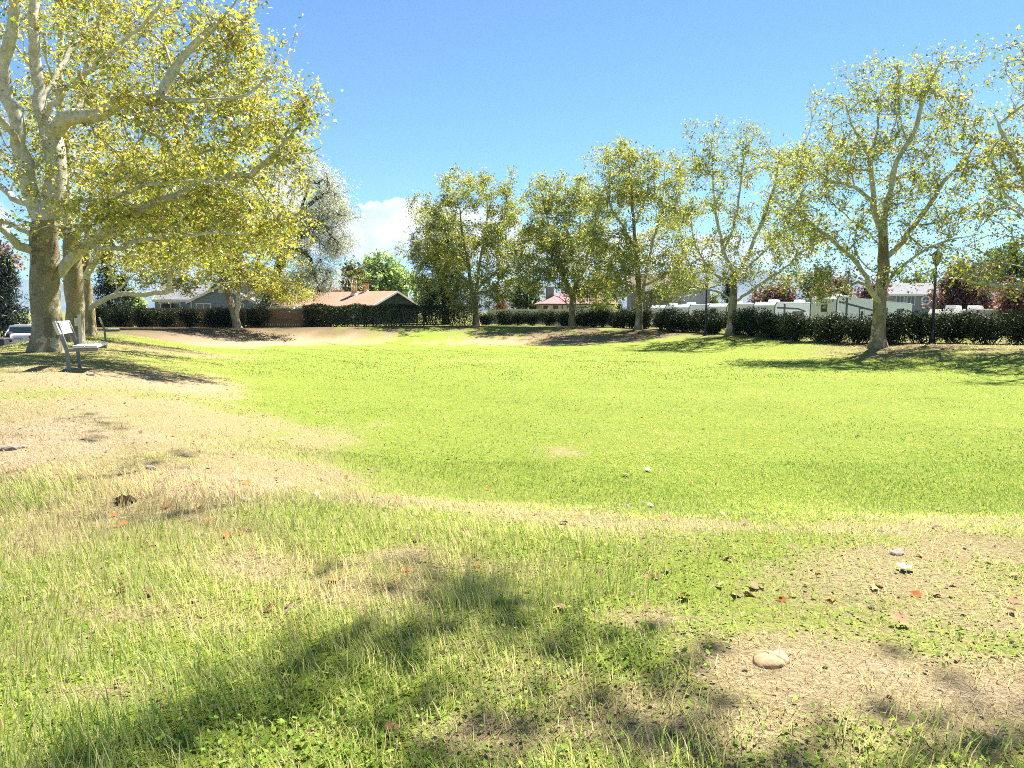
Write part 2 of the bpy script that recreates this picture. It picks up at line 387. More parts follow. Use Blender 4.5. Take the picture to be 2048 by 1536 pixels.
def ground_material():
    m, t = newmat('turf_ground')
    g = t.n('ShaderNodeTexCoord').outputs['Object']
    a = t.n('ShaderNodeAttribute', attribute_name='col'); s = t.n('ShaderNodeSeparateColor', i_0=a.outputs['Color'])
    G, D, B = s.outputs[0], s.outputs[1], s.outputs[2]
    n_big = t.noise(g, 0.35, 5); n_mid = t.noise(g, 2.2, 5); n_fine = t.noise(g, 14, 6, 0.7); n_vf = t.noise(g, 60, 4, 0.7)
    lawn = t.ramp(n_fine, [(0.25, (0.075, 0.125, 0.016)), (0.5, (0.17, 0.225, 0.026)), (0.75, (0.28, 0.31, 0.05))])
    lawn = t.mix(t.mapr(n_mid, 0.4, 0.75, 0, 0.5), lawn, (0.26, 0.27, 0.06, 1))
    lawn = t.mix(t.mapr(n_big, 0.35, 0.7, 0, 0.45), lawn, (0.21, 0.27, 0.04, 1))
    straw = t.ramp(n_vf, [(0.25, (0.13, 0.10, 0.05)), (0.5, (0.30, 0.24, 0.12)), (0.75, (0.44, 0.365, 0.21))])
    straw = t.mix(t.mapr(n_mid, 0.45, 0.7, 0, 0.5), straw, (0.22, 0.20, 0.065, 1))
    soil = t.ramp(t.m('ADD', t.m('MULTIPLY', n_vf, 0.6), t.m('MULTIPLY', n_fine, 0.4)), [(0.3, (0.11, 0.075, 0.042)), (0.45, (0.29, 0.215, 0.13)), (0.55, (0.38, 0.295, 0.185)), (0.7, (0.5, 0.41, 0.28))])
    gm = t.mapr(t.m('ADD', G, t.m('MULTIPLY', t.m('SUBTRACT', n_fine, 0.5), 0.9)), 0.25, 0.75)
    dm = t.mapr(t.m('ADD', D, t.m('MULTIPLY', t.m('SUBTRACT', n_mid, 0.5), 1.1)), 0.55, 1.05)
    c = t.mix(dm, straw, soil)
    bankc = t.ramp(n_fine, [(0.3, (0.05, 0.036, 0.018)), (0.5, (0.12, 0.086, 0.045)), (0.7, (0.185, 0.14, 0.075))])
    c = t.mix(B, c, bankc); c = t.mix(gm, c, lawn)
    b = t.n('ShaderNodeBsdfPrincipled', i_Roughness=0.95); t.put(b.inputs['Base Color'], c); b.inputs['Specular IOR Level'].default_value = 0.1
    bp = t.n('ShaderNodeBump', i_Strength=0.9, i_Distance=0.07); t.put(bp.inputs['Height'], t.m('ADD', n_fine, t.m('MULTIPLY', n_vf, 0.5))); t.put(b.inputs['Normal'], bp.outputs[0])
    finish(t, b.outputs[0]); return m
ground_material()
ground = mesh_np('ground', np.stack([X, Y, Z], 1), Q, MATS['turf_ground'], col=np.stack([gr, di, bk * sstep(20, 34, Y)], 1), smooth=True)
tag(ground, kind='structure')

# street beyond the left ridge, where the white car stands
plain('asphalt', (0.06, 0.06, 0.062), 0.9, 0.2, var=0.2, scale=8, bump=0.3)
mbs = MB()
for k in range(14):
    y0 = 26 + k * 2.4; y1 = y0 + 2.4
    def xs(y): return -25 - 0.47 * (y - 32) - 5.0, -25 - 0.47 * (y - 32) - 13
    p = []
    for (yy, i) in ((y0, 0), (y1, 0), (y1, 1), (y0, 1)):
        xx = xs(yy)[i]; p.append((xx, yy, -1.97))
    mbs.poly(p)
street = mbs.build('street', MATS['asphalt']); tag(street, kind='structure')

# far mountains
def mountain(D, px0, px1, prof, name, seed):
    """ridge line given by (px, py) read at distance D; a solid range with a sloping face"""
    m_ = MATS.get('mountain') or plain('mountain', (0.12, 0.13, 0.11), 0.95, 0.1, var=0.35, scale=0.004)
    n = 90; rows = 9
    pxs = np.linspace(px0, px1, n); pys = np.interp(pxs, [p[0] for p in prof], [p[1] for p in prof])
    V = []; 
    for j in range(rows):
        f = j / (rows - 1)
        for k in range(n):
            top = at(pxs[k], pys[k], D); h = top[2] + 12
            if j < rows - 1: rough = (vnoise(np.array([k * .35]), np.array([j * .9]), seed)[0] - .5)
            else: rough = (vnoise(np.array([k * .8]), np.array([9.]), seed)[0] - .5) * .25
            y = top[1] - (1 - f) * D * 0.16 + rough * D * 0.03; zz = -12 + h * (f ** 1.25) * (1 + rough * .14)
            V.append((top[0] * (y / D), y, zz))
    base = len(V)
    for k in range(n): p = V[(rows - 1) * n + k]; V.append((p[0], p[1] + D * .12, -12))
    I = np.arange(len(V)).reshape(rows + 1, n)
    Q = np.stack([I[:-1, :-1], I[:-1, 1:], I[1:, 1:], I[1:, :-1]], -1).reshape(-1, 4)
    o = mesh_np(name, np.array(V), Q, m_, smooth=True); tag(o, kind='structure'); return o
mountain(5600, -700, 1000, [(-700, 560), (-300, 540), (0, 555), (260, 575), (420, 560), (540, 540), (640, 548), (760, 590), (1000, 600)], 'mountain', 5)
mountain(5000, 900, 2900, [(900, 600), (1020, 555), (1130, 570), (1240, 560), (1420, 530), (1500, 532), (1600, 552), (1690, 545), (1760, 572), (1900, 592), (2300, 570), (2900, 570)], 'mountain', 6)

# ------------------------------------------------------------------ trees
LEAF_A = (np.array([(0, 0, 0), (.46, .30, -.05), (.2, .52, .03), (0, 1, -.12), (-.2, .52, .03), (-.46, .30, -.05)]), np.array([(0, 1, 2), (0, 2, 3), (0, 3, 4), (0, 4, 5)]))
LEAF_B = (np.array([(0, 0, 0), (.38, .5, -.06), (0, 1, -.1), (-.38, .5, -.06)]), np.array([(0, 1, 2), (0, 2, 3)]))
LEAF_N = (np.array([(0, 0, 0), (.09, .5, 0), (0, 1, -.1), (-.09, .5, 0)]), np.array([(0, 1, 2), (0, 2, 3)]))
LEAF_S = (np.array([(0, 0, 0), (.28, .45, .04), (0, 1, -.05), (-.28, .45, .04)]), np.array([(0, 1, 2), (0, 2, 3)]))

def cards(P, size, rng, templ, up=0.6, droop=0.3, dirs=None):
    """leaf blades at points P: random frames with some skyward bias"""
    n = len(P); TV, TF = templ
    N = rng.normal(size=(n, 3)); N = unit(N); N[:, 2] += up; N = unit(N)
    Dv = rng.normal(size=(n, 3)); Dv[:, 2] -= droop * 1.5
    if dirs is not None: Dv = Dv * 0.5 + dirs
    Dv = Dv - N * np.sum(Dv * N, 1, keepdims=True); Dv = unit(Dv)
    Xv = np.cross(Dv, N)
    s = size[:, None, None]
    V = P[:, None, :] + s * (TV[None, :, 0:1] * Xv[:, None, :] + TV[None, :, 1:2] * Dv[:, None, :] + TV[None, :, 2:3] * N[:, None, :])
    T = TF[None] + (np.arange(n) * len(TV))[:, None, None]
    return V.reshape(-1, 3), T.reshape(-1, 3)
def pick_cols(n, rng, pal, var=0.18):
    """pal: list of (weight, rgb)"""
    wgt = np.array([p[0] for p in pal], float); wgt /= wgt.sum()
    c = np.array([p[1] for p in pal])[rng.choice(len(pal), n, p=wgt)]
    return np.clip(c * (1 + rng.normal(size=(n, 1)) * var) * (1 + rng.normal(size=(n, 3)) * 0.06), 0.004, 0.9)

class Skel:
    def __init__(s, rng, cap=60000):
        s.rng = rng; s.pos = np.zeros((cap, 3)); s.dir = np.zeros((cap, 3)); s.par = np.full(cap, -1, int); s.pid = np.full(cap, -1, int)
        s.rmin = np.zeros(cap); s.ok = np.zeros(cap, bool); s.n = 0; s.npid = 0
    def add(s, p, par, d, pid, rmin=0, ok=True):
        i = s.n; s.pos[i] = p; s.par[i] = par; s.dir[i] = d; s.pid[i] = pid; s.rmin[i] = rmin; s.ok[i] = ok; s.n += 1; return i
    def path(s, pts, r0, r1, parent=None, step=0.35, jit=0.03, ok_from=0.25, pid=None):
        """a traced stem or limb; joins the nearest node when parent is None and nodes exist"""
        pts = np.array(pts, float)
        if pid is None: pid = s.npid; s.npid += 1
        if s.n and parent is None: parent = int(np.argmin(np.linalg.norm(s.pos[:s.n] - pts[0], axis=1)))
        # Catmull-Rom through the points
        if parent is not None: pts = np.vstack([s.pos[parent], pts[1:] if np.linalg.norm(pts[0] - s.pos[parent]) < 0.8 else pts])
        ext = np.vstack([2 * pts[0] - pts[1], pts, 2 * pts[-1] - pts[-2]]); out = []
        for k in range(1, len(ext) - 2):
            p0, p1, p2, p3 = ext[k - 1:k + 3]; m = max(2, int(np.linalg.norm(p2 - p1) / step))
            for t in np.arange(m) / m:
                out.append(0.5 * ((2 * p1) + (-p0 + p2) * t + (2 * p0 - 5 * p1 + 4 * p2 - p3) * t * t + (-p0 + 3 * p1 - 3 * p2 + p3) * t ** 3))
        out.append(pts[-1]); out = np.array(out); m = len(out)
        last = parent if parent is not None else -1; ids = []
        for k in range(0 if parent is None else 1, m):
            f = k / (m - 1)
            p = out[k] + s.rng.normal(size=3) * jit * (1 if 0 < k else 0)
            d = unit(out[min(k + 1, m - 1)] - out[max(k - 1, 0)])
            last = s.add(p, last, d, pid, r0 + (r1 - r0) * f, f >= ok_from); ids.append(last)
        return ids
    def grow(s, T, step=0.4, ang=0.9, curve=0.4, sag=0.0):
        """hang every target point on the skeleton by a curved branch, nearest first"""
        T = np.array(T)
        d0 = np.full(len(T), 1e9)
        base = s.pos[:s.n][s.ok[:s.n]]
        for k in range(0, len(T), 256):
            d0[k:k + 256] = np.min(np.linalg.norm(T[k:k + 256, None] - base[None], axis=2), axis=1)
        tips = []
        for k in np.argsort(d0):
            p = T[k]; n = s.n
            v = p - s.pos[:n]; dist = np.sqrt(np.einsum('ij,ij->i', v, v)) + 1e-6
            cosa = np.einsum('ij,ij->i', v, s.dir[:n]) / dist
            cost = dist * (1 + ang * (1 - cosa)); cost[~s.ok[:n]] = 1e9
            j = int(np.argmin(cost)); a = s.pos[j]; L = dist[j]
            c = a + s.dir[j] * L * curve + s.rng.normal(size=3) * L * 0.07; c[2] += L * sag
            m = max(2, int(L / step)); last = j; prev = a
            for q in range(1, m + 1):
                t = q / m; x = (1 - t) ** 2 * a + 2 * t * (1 - t) * c + t * t * p
                if q < m: x = x + s.rng.normal(size=3) * 0.03 * min(1, L)
                last = s.add(x, last, unit(x - prev), -1); prev = x
            tips.append(last)
        return np.array(tips)
    def radii(s, base_r, e=2.3, tip=None):
        n = s.n; acc = np.zeros(n); has = np.zeros(n, bool)
        for i in range(n - 1, -1, -1):
            if not has[i]: acc[i] = max(acc[i], 1.0)
            p = s.par[i]
            if p >= 0: acc[p] += acc[i]; has[p] = True
        r = acc ** (1 / e)
        k = (base_r / r[0]) if tip is None else tip
        r = np.maximum(r * k, s.rmin[:n]); s.acc = acc
        for i in range(n):                       # never thicker than what carries it
            p = s.par[i]
            if p >= 0: r[i] = min(r[i], r[p] * 1.0)
        s.r = r; return r
    def tubes(s, flare=0.0, z0=0.0, flare_h=0.8):
        """{pid: (V,T)} tube meshes"""
        n = s.n; kids = [[] for _ in range(n)]
        for i in range(n):
            if s.par[i] >= 0: kids[s.par[i]].append(i)
        out = {}
        r = s.r
        # chains
        starts = [(0, -1)]; chains = []
        while starts:
            i, par = starts.pop(); ch = [par] if par >= 0 else []; pid = s.pid[i]; cur = i
            while True:
                ch.append(cur)
                ks = kids[cur]
                if not ks: break
                same = [k for k in ks if s.pid[k] == s.pid[cur]]
                nxt = max(same or ks, key=lambda k: s.acc[k]) if (same or s.pid[cur] == -1) else None
                for k in ks:
                    if k != nxt: starts.append((k, cur))
                if nxt is None: break
                cur = nxt
            if len(ch) >= 2: chains.append((pid, ch, par >= 0))
        for pid, ch, hasp in chains:
            P = s.pos[ch]; R = r[ch].copy()
            if hasp: R[0] = min(R[0], R[1] * 1.15)
            rm = R.max(); sides = 16 if rm > 0.25 else 10 if rm > 0.09 else 6 if rm > 0.035 else 4 if rm > 0.015 else 3
            if flare and pid == 0:
                h = P[:, 2] - z0; R = R * (1 + flare * np.exp(-np.maximum(h, 0) / (flare_h * 0.4)))
            m = len(P); Tn = np.zeros((m, 3)); Tn[1:-1] = P[2:] - P[:-2]; Tn[0] = P[1] - P[0]; Tn[-1] = P[-1] - P[-2]; Tn = unit(Tn)
            u = np.cross(Tn[0], (0.31, 0.95, 0.1)); u = u / (np.linalg.norm(u) + 1e-9); U = np.zeros((m, 3))
            for k in range(m):
                u = u - Tn[k] * (u @ Tn[k]); u = u / (np.linalg.norm(u) + 1e-9); U[k] = u
            W = np.cross(Tn, U); a = np.arange(sides) * 2 * math.pi / sides
            rr = np.repeat(R[:, None], sides, 1)
            if rm > 0.12:      # uneven, fluted stems
                lump = 1 + 0.07 * np.sin(a[None] * 3 + P[:, 2:3] * 1.3) + 0.05 * np.sin(a[None] * 5 - P[:, 2:3] * 2.1) + s.rng.normal(size=(m, sides)) * 0.015
                if flare and pid == 0: lump = lump + 0.16 * np.sin(a[None] * 4 + 1) * np.exp(-np.maximum(P[:, 2:3] - z0, 0) / 0.35)
                rr = rr * lump
            V = P[:, None] + rr[:, :, None] * (np.cos(a)[None, :, None] * U[:, None] + np.sin(a)[None, :, None] * W[:, None])
            I = np.arange(m * sides).reshape(m, sides); J = np.roll(I, -1, 1)
            Tq = np.stack([I[:-1], J[:-1], J[1:], I[1:]], -1).reshape(-1, 4)
            L = out.setdefault(pid, [[], [], 0]); L[0].append(V.reshape(-1, 3)); L[1].append(Tq + L[2]); L[2] += m * sides
        return {k: (np.vstack(v[0]), np.vstack(v[1])) for k, v in out.items()}

def px_blob(cx, cy, rx, ry, D, rd, n, rng, hollow=0.35):
    """n points in an ellipsoid centred at a photograph position and distance; rx, ry in photograph pixels"""
    m = max(3, n // 6); k = D / F; c = at(cx, cy, D); S_ = np.array([rx * k, rd, ry * k])
    u = unit(rng.normal(size=(m, 3))); rad = (hollow ** 3 + (1 - hollow ** 3) * rng.random(m)) ** (1 / 2.6)
    sub = c + u * rad[:, None] * S_
    sp = np.minimum(np.array([.85, .85, .42]), S_ * .45)          # flat leafy sprays
    return sub[rng.integers(0, m, n)] + rng.normal(size=(n, 3)) * sp
def twigs(P, dirs, rng, n, L, r, spread=0.9):
    """short bare twiglets at tips; returns mesh arrays, twig ends"""
    base = np.repeat(P, n, 0); d = np.repeat(dirs, n, 0) + rng.normal(size=(len(P) * n, 3)) * spread; d = unit(d)
    ln = L * (0.4 + rng.random(len(d)) * 0.9); tip = base + d * ln[:, None]
    a = unit(np.cross(d, rng.normal(size=d.shape))); b = np.cross(d, a)
    V = np.stack([base + a * r, base + (-0.5 * a + 0.87 * b) * r, base + (-0.5 * a - 0.87 * b) * r, tip], 1).reshape(-1, 3)
    i = np.arange(len(d))[:, None, None] * 4
    T = (np.array([(0, 1, 3), (1, 2, 3), (2, 0, 3)])[None] + i).reshape(-1, 3)
    return V, T, base, tip

PAL_NEAR = [(5, (.48, .45, .08)), (6, (.38, .39, .07)), (6, (.22, .28, .05)), (.9, (.62, .52, .10)), (.3, (.5, .27, .07)), (.25, (.3, .17, .06))]
PAL_FAR = [(4, (.40, .41, .09)), (5, (.30, .345, .08)), (5, (.17, .235, .055)), (.7, (.48, .41, .10)), (.3, (.36, .21, .07))]
LEAF_DENS = 0.5

def make_tree(name, label, cat, base, stems, blobs, base_r, seed, pal, leaf_mat='plane_leaf', bark='plane_bark', limb='limb_bark', twig='twig_bark',
              group=None, leaves=16, leaf=0.16, templ=LEAF_A, sigma=0.2, ntw=4, twL=0.45, tw_r=0.006, flare=0.35, e=1.95, cull=None, up=0.5, droop=0.35, ang=0.9, curve=0.4, sag=0.0,
              skip=0.0, bare=0.06, tip=None, hollow=0.35, par_twigs=True):
    rng = np.random.default_rng(seed)
    S = Skel(rng)
    for st in stems:
        S.path(st['p'], st['r'][0], st['r'][1], parent=None if S.n else None, ok_from=st.get('ok', 0.2), jit=st.get('jit', 0.03))
    T = np.vstack([b if isinstance(b, np.ndarray) else px_blob(*b, rng, hollow) for b in blobs])
    if cull is not None: T = T[cull(T)]
    tips = S.grow(T, ang=ang, curve=curve, sag=sag)
    S.radii(base_r, e, tip)
    root = empty(name, base)
    tag(root, label, cat, group)
    off = np.array(base)
    tb = S.tubes(flare, base[2])
    for pid, (V, Tq) in sorted(tb.items()):
        nm = 'trunk' if pid == 0 else 'limb' if pid > 0 else 'branches'
        mt = bark if pid == 0 else limb
        o_ = mesh_np(nm, V - off, Tq, MATS[mt], root, smooth=True)
        if pid < 0: o_['kind'] = 'stuff'
    # leafy twigs at the tips and along the last part of each branch
    TP_ = S.pos[tips]; TD = S.dir[tips]
    par = S.par[tips]; okp = (S.pid[par] == -1) & par_twigs
    P2 = np.vstack([TP_, S.pos[par][okp]]); D2 = np.vstack([TD, S.dir[par][okp]])
    V, Tt, b0, b1 = twigs(P2, D2 + np.array([0, 0, 0.15]), rng, ntw, twL, tw_r)
    mesh_np('twigs', V - off, Tt, MATS[twig], root)['kind'] = 'stuff'
    keep = rng.random(len(b0)) > bare; b0, b1 = b0[keep], b1[keep]
    m = max(1, int(round(leaves * LEAF_DENS / ntw)))
    t = rng.random((len(b0), m))[..., None] * 0.9 + 0.15
    LP = (b0[:, None] + (b1 - b0)[:, None] * t + rng.normal(size=(len(b0), m, 3)) * sigma * 0.45).reshape(-1, 3)
    ld = np.repeat(unit(b1 - b0), m, 0) * 0.6
    if skip: kk = rng.random(len(LP)) > skip; LP, ld = LP[kk], ld[kk]
    sz = leaf * np.clip(rng.lognormal(0, 0.32, len(LP)), 0.45, 1.9)
    # foliage colour drifts from clump to clump
    cl = fbm(LP[:, 0] * .45 + LP[:, 1] * .31, LP[:, 2] * .5 + LP[:, 1] * .2, seed, 3)[:, None]
    C = pick_cols(len(LP), rng, pal); C = C * (0.75 + 0.5 * cl) 
    V, Tt = cards(LP, sz, rng, templ, up, droop, ld)
    mesh_np('crown', V - off, Tt, MATS[leaf_mat], root, col=np.repeat(C, len(templ[0]), 0))['kind'] = 'stuff'
    return root, S
def st(pts, D, r0, r1, D1=None, ok=0.2, jit=0.03):
    """stem from photograph points; D..D1 distance along it"""
    D1 = D if D1 is None else D1; n = len(pts)
    return {'p': [at(p[0], p[1], D + (D1 - D) * k / (n - 1)) for k, p in enumerate(pts)], 'r': (r0, r1), 'ok': ok, 'jit': jit}
def base_at(px, D, sink=0.08):
    x = (px - 1024) / F * (D * math.cos(PITCH)+ 0.11) ; return np.array([x, D, gz(x, D) - sink])
def trunk_from(px, D, pts, r0, r1, D1=None, ok=0.5):
    b = base_at(px, D); s_ = st(pts, D, r0, r1, D1, ok, 0.015); s_['p'] = [b] + s_['p']; return b, s_

GRP_L = 'plane trees along the left ridge'; GRP_R = 'plane trees along the far bank'
# --- L1, the big near tree on the left
b, tr = trunk_from(92, 19, [(93, 650), (91, 600), (90, 540), (88, 480), (89, 440)], .32, .32, 19, ok=.8)
D = 19
make_tree('plane_tree', 'massive mottled plane tree with yellowing leaves behind the near bench', 'tree', b,
    [tr,
     st([(86, 440), (62, 390), (42, 290), (14, 195), (6, 129), (26, 64), (29, 0), (20, -120), (0, -260)], D, .21, .07, D - .5),
     st([(96, 440), (110, 402), (113, 322), (90, 241), (74, 145), (68, 32), (66, -30), (80, -160), (90, -290)], D, .19, .06, D + .8),
     st([(110, 262), (145, 238), (200, 228), (245, 200), (322, 200), (418, 203), (490, 190), (540, 150)], D, .14, .02, D - 2),
     st([(158, 233), (164, 193), (180, 113), (200, 40), (215, -60)], D - .3, .075, .02, D + 1),
     st([(98, 566), (122, 540), (148, 513), (174, 491), (225, 460), (267, 431), (299, 409), (354, 393), (415, 357), (483, 351), (515, 341), (596, 309), (640, 299)], D + .3, .12, .012, D - 1.3),
     st([(178, 491), (205, 497), (246, 495), (307, 472), (410, 466), (500, 470)], D - .3, .07, .015, D - 2.6),
     st([(125, 405), (209, 399), (258, 383), (306, 367), (370, 364), (447, 364), (483, 390), (505, 418)], D, .07, .015, D - 3.4),
     st([(500, 335), (563, 293), (596, 258), (618, 219), (634, 174)], D - 1.5, .04, .01, D - 1.2),
     st([(322, 200), (360, 120), (420, 60), (470, 10), (500, -60)], D - 1, .06, .012, D - .6),
     st([(68, 520), (40, 490), (12, 466), (-60, 410), (-180, 330)], D, .13, .03, D - 2),
     st([(70, 478), (30, 450), (0, 440), (-80, 430), (-200, 420)], D, .09, .02, D + 2),
     st([(60, 418), (30, 395), (0, 370), (-90, 300), (-200, 200)], D, .10, .03, D + 2.5),
     st([(45, 300), (0, 240), (-80, 120), (-160, -60)], D, .09, .03, D - 2.5),
     st([(80, 200), (130, 120), (180, 20), (230, -120)], D + .4, .08, .02, D + 3),
     st([(90, 241), (130, 180), (240, 90), (330, 0), (380, -80)], D + .4, .08, .015, D - 3.2)],
    [(330, 90, 190, 100, D + 1, 2.6, 120), (440, 110, 90, 90, D, 1.6, 60), (470, 230, 110, 100, D + .2, 1.8, 80), (300, 290, 150, 100, D + 1.2, 2.2, 90), (400, 400, 170, 65, D - .6, 1.8, 95),
     (575, 270, 55, 60, D - 1.2, .9, 24), (480, 440, 90, 36, D - 1.6, 1.3, 34), (150, 110, 130, 160, D + 3, 1.8, 50), (-140, 200, 180, 280, D, 5, 90), (200, -150, 350, 170, D, 5, 100),
     (230, 420, 120, 50, D - 1.2, 1.6, 32), (60, 350, 110, 120, D + 2.5, 1.5, 22), (70, 330, 50, 40, D - 1.5, .8, 4), (515, 110, 40, 90, D - .4, 1, 18), (250, 480, 110, 30, D - 1.4, 1.2, 18), (250, 180, 110, 60, D - 2, .9, 18), (620, 210, 22, 50, D - 1.2, .5, 8)],
    .34, 101, PAL_NEAR, group=GRP_L, leaves=60, leaf=.078, ntw=6, bare=.14, twL=.42, flare=.3, sigma=.22, hollow=.15, e=1.7)
# --- L2 and L3 behind it
D = 25.5
b, tr = trunk_from(150, D, [(149, 640), (147, 580), (143, 520), (140, 470)], .27, .22, D, ok=.85)
make_tree('plane_tree', 'stout plane tree standing second in the left row, behind the white post', 'tree', b,
    [tr, st([(140, 470), (130, 400), (135, 300), (120, 180), (125, 60), (120, -60)], D, .2, .05, D + 1),
     st([(142, 490), (180, 430), (240, 340), (300, 250), (350, 160)], D, .13, .03, D + 1),
     st([(148, 520), (190, 480), (260, 440), (340, 420), (430, 400)], D, .11, .02, D - 1),
     st([(140, 480), (90, 420), (20, 350), (-80, 280)], D, .12, .03, D + 2)],
    [(300, 390, 180, 100, D, 3, 110), (230, 250, 160, 140, D + .5, 4, 80), (430, 350, 100, 120, D, 2.5, 70), (60, 250, 160, 180, D + 1, 4, 60), (200, 60, 260, 150, D, 4, 70), (420, 470, 110, 50, D - .5, 2, 50)],
    .29, 102, PAL_NEAR, group=GRP_L, leaves=40, leaf=.09, ntw=5, flare=.3, e=1.75, templ=LEAF_B, hollow=.15)
D = 32.5
b, tr = trunk_from(180, D, [(178, 620), (172, 580), (170, 540), (172, 510)], .23, .18, D, ok=.7)
make_tree('plane_tree', 'slimmer plane tree third in the left row with low bare limbs', 'tree', b,
    [tr, st([(172, 510), (178, 450), (185, 380), (200, 280), (210, 180)], D, .15, .04, D + 1),
     st([(176, 560), (190, 520), (205, 500), (230, 470), (270, 430)], D, .11, .02, D - 1),
     st([(176, 615), (190, 608), (212, 600), (235, 583), (255, 560), (268, 548)], D, .075, .02, D - 2),
     st([(200, 602), (225, 592), (270, 588), (310, 587), (350, 580)], D - .8, .035, .01, D - 2),
     st([(174, 530), (150, 470), (110, 400), (80, 330)], D, .1, .03, D + 1)],
    [(310, 510, 130, 50, D - .5, 2.5, 90), (280, 400, 150, 110, D, 3.5, 80), (370, 540, 90, 34, D - 1, 1.6, 46), (200, 300, 150, 130, D, 4, 90), (450, 420, 110, 90, D, 3, 80), (90, 480, 90, 70, D + 1, 2.5, 36)],
    .25, 103, PAL_NEAR, group=GRP_L, leaves=40, leaf=.09, ntw=5, flare=.3, e=1.75, templ=LEAF_B, hollow=.15)
# --- L4 far left, twin stemmed and leaning
D = 60
b, tr = trunk_from(476, D, [(471, 640), (463, 613), (453, 578), (438, 531), (424, 490), (415, 440), (418, 390)], .30, .07, D, ok=.4)
make_tree('plane_tree', 'leaning twin-stemmed plane tree in front of the blue-grey house', 'tree', b,
    [tr, st([(470, 640), (477, 595), (475, 562), (477, 525), (485, 490), (500, 430), (510, 390)], D, .18, .05, D),
     st([(478, 600), (506, 591), (540, 580), (580, 565)], D, .06, .02, D - 1), st([(453, 578), (457, 550), (470, 520)], D, .07, .03, D - 1),
     st([(450, 560), (410, 520), (360, 490), (310, 480)], D, .09, .02, D - 1), st([(455, 585), (420, 560), (370, 560), (330, 570)], D, .06, .015, D - 2)],
    [(400, 480, 110, 90, D, 4, 200), (470, 420, 90, 80, D, 4, 140), (330, 525, 90, 40, D - 1, 3, 80), (550, 555, 70, 34, D - 1, 2.5, 70), (500, 510, 70, 50, D, 3, 70), (400, 570, 70, 14, D - 1, 2, 16), (570, 590, 40, 16, D - 1.5, 1.5, 26), (560, 480, 50, 40, D, 2.5, 34), (350, 450, 80, 60, D + 1, 3, 90), (530, 568, 60, 22, D - 2, 2, 40), (300, 560, 40, 12, D - 1, 2, 12), (520, 440, 60, 60, D, 3, 70), (440, 520, 90, 40, D, 4, 60)],
    .31, 104, PAL_NEAR, group=GRP_R, leaves=60, leaf=.125, templ=LEAF_B, ntw=5, twL=.6, tw_r=.007, sigma=.3, flare=.35, hollow=.2)
# --- R1 the large tree on the right
D = 31
b, tr = trunk_from(1757, D, [(1758, 640), (1760, 610), (1764, 575), (1767, 539), (1766, 500), (1764, 462)], .245, .15, D, ok=.6)
R1S = [tr, st([(1762, 605), (1755, 597), (1736, 570), (1724, 542), (1703, 516), (1678, 495), (1621, 446), (1577, 414), (1552, 399), (1530, 380)], D, .13, .02, D - 1.5),
     st([(1766, 580), (1774, 575), (1788, 549), (1817, 525), (1846, 501), (1870, 489), (1917, 478), (1960, 470)], D, .085, .015, D - 2),
     st([(1764, 470), (1752, 430), (1745, 402), (1742, 329), (1732, 300), (1704, 250), (1690, 210)], D, .12, .025, D + 1),
     st([(1742, 320), (1748, 288), (1757, 234), (1762, 160)], D + .6, .05, .015, D + .5),
     st([(1765, 480), (1773, 418), (1783, 376), (1792, 323), (1827, 266), (1850, 190)], D, .12, .02, D - 1),
     st([(1768, 520), (1795, 493), (1837, 440), (1868, 395), (1890, 361), (1922, 329), (1954, 288), (1975, 250)], D, .11, .02, D + 1),
     st([(1745, 395), (1700, 370), (1669, 364), (1630, 350)], D, .055, .015, D - 2), st([(1783, 390), (1790, 340), (1800, 280), (1790, 210)], D + .2, .06, .015, D + 2.5),
     st([(1768, 500), (1740, 470), (1700, 440), (1660, 400)], D, .05, .015, D + 2.5), st([(1734, 575), (1715, 566), (1690, 575), (1668, 580)], D - .3, .03, .01, D - 1.8)]
make_tree('plane_tree', 'largest plane tree of the far bank, beside the right lamp post', 'tree', b, R1S,
    [(1790, 190, 85, 60, D, 2.5, 66), (1720, 240, 75, 70, D, 2.5, 60), (1880, 200, 70, 70, D, 2.5, 54), (1670, 320, 90, 70, D, 2.5, 70), (1600, 370, 60, 70, D - 1, 2, 48), (1780, 330, 110, 80, D, 3, 66), (1900, 320, 80, 90, D, 3, 66),
     (1640, 450, 90, 60, D - 1, 2, 54), (1730, 440, 90, 60, D, 3, 40), (1850, 440, 90, 70, D, 2.5, 52), (1940, 420, 60, 60, D, 2, 36), (1785, 545, 50, 22, D - 1.5, 1.2, 14), (1840, 545, 34, 16, D - 1.5, 1, 8), (1680, 560, 50, 26, D - 1.5, 1.2, 22),
     (1960, 260, 40, 70, D, 2, 28), (1570, 440, 40, 50, D - 1, 1.5, 20), (1660, 590, 34, 14, D - 2, .8, 8)],
    .26, 105, PAL_FAR, group=GRP_R, leaves=54, leaf=.085, ntw=6, twL=.45, tw_r=.005, flare=.55, sigma=.22, hollow=.1)
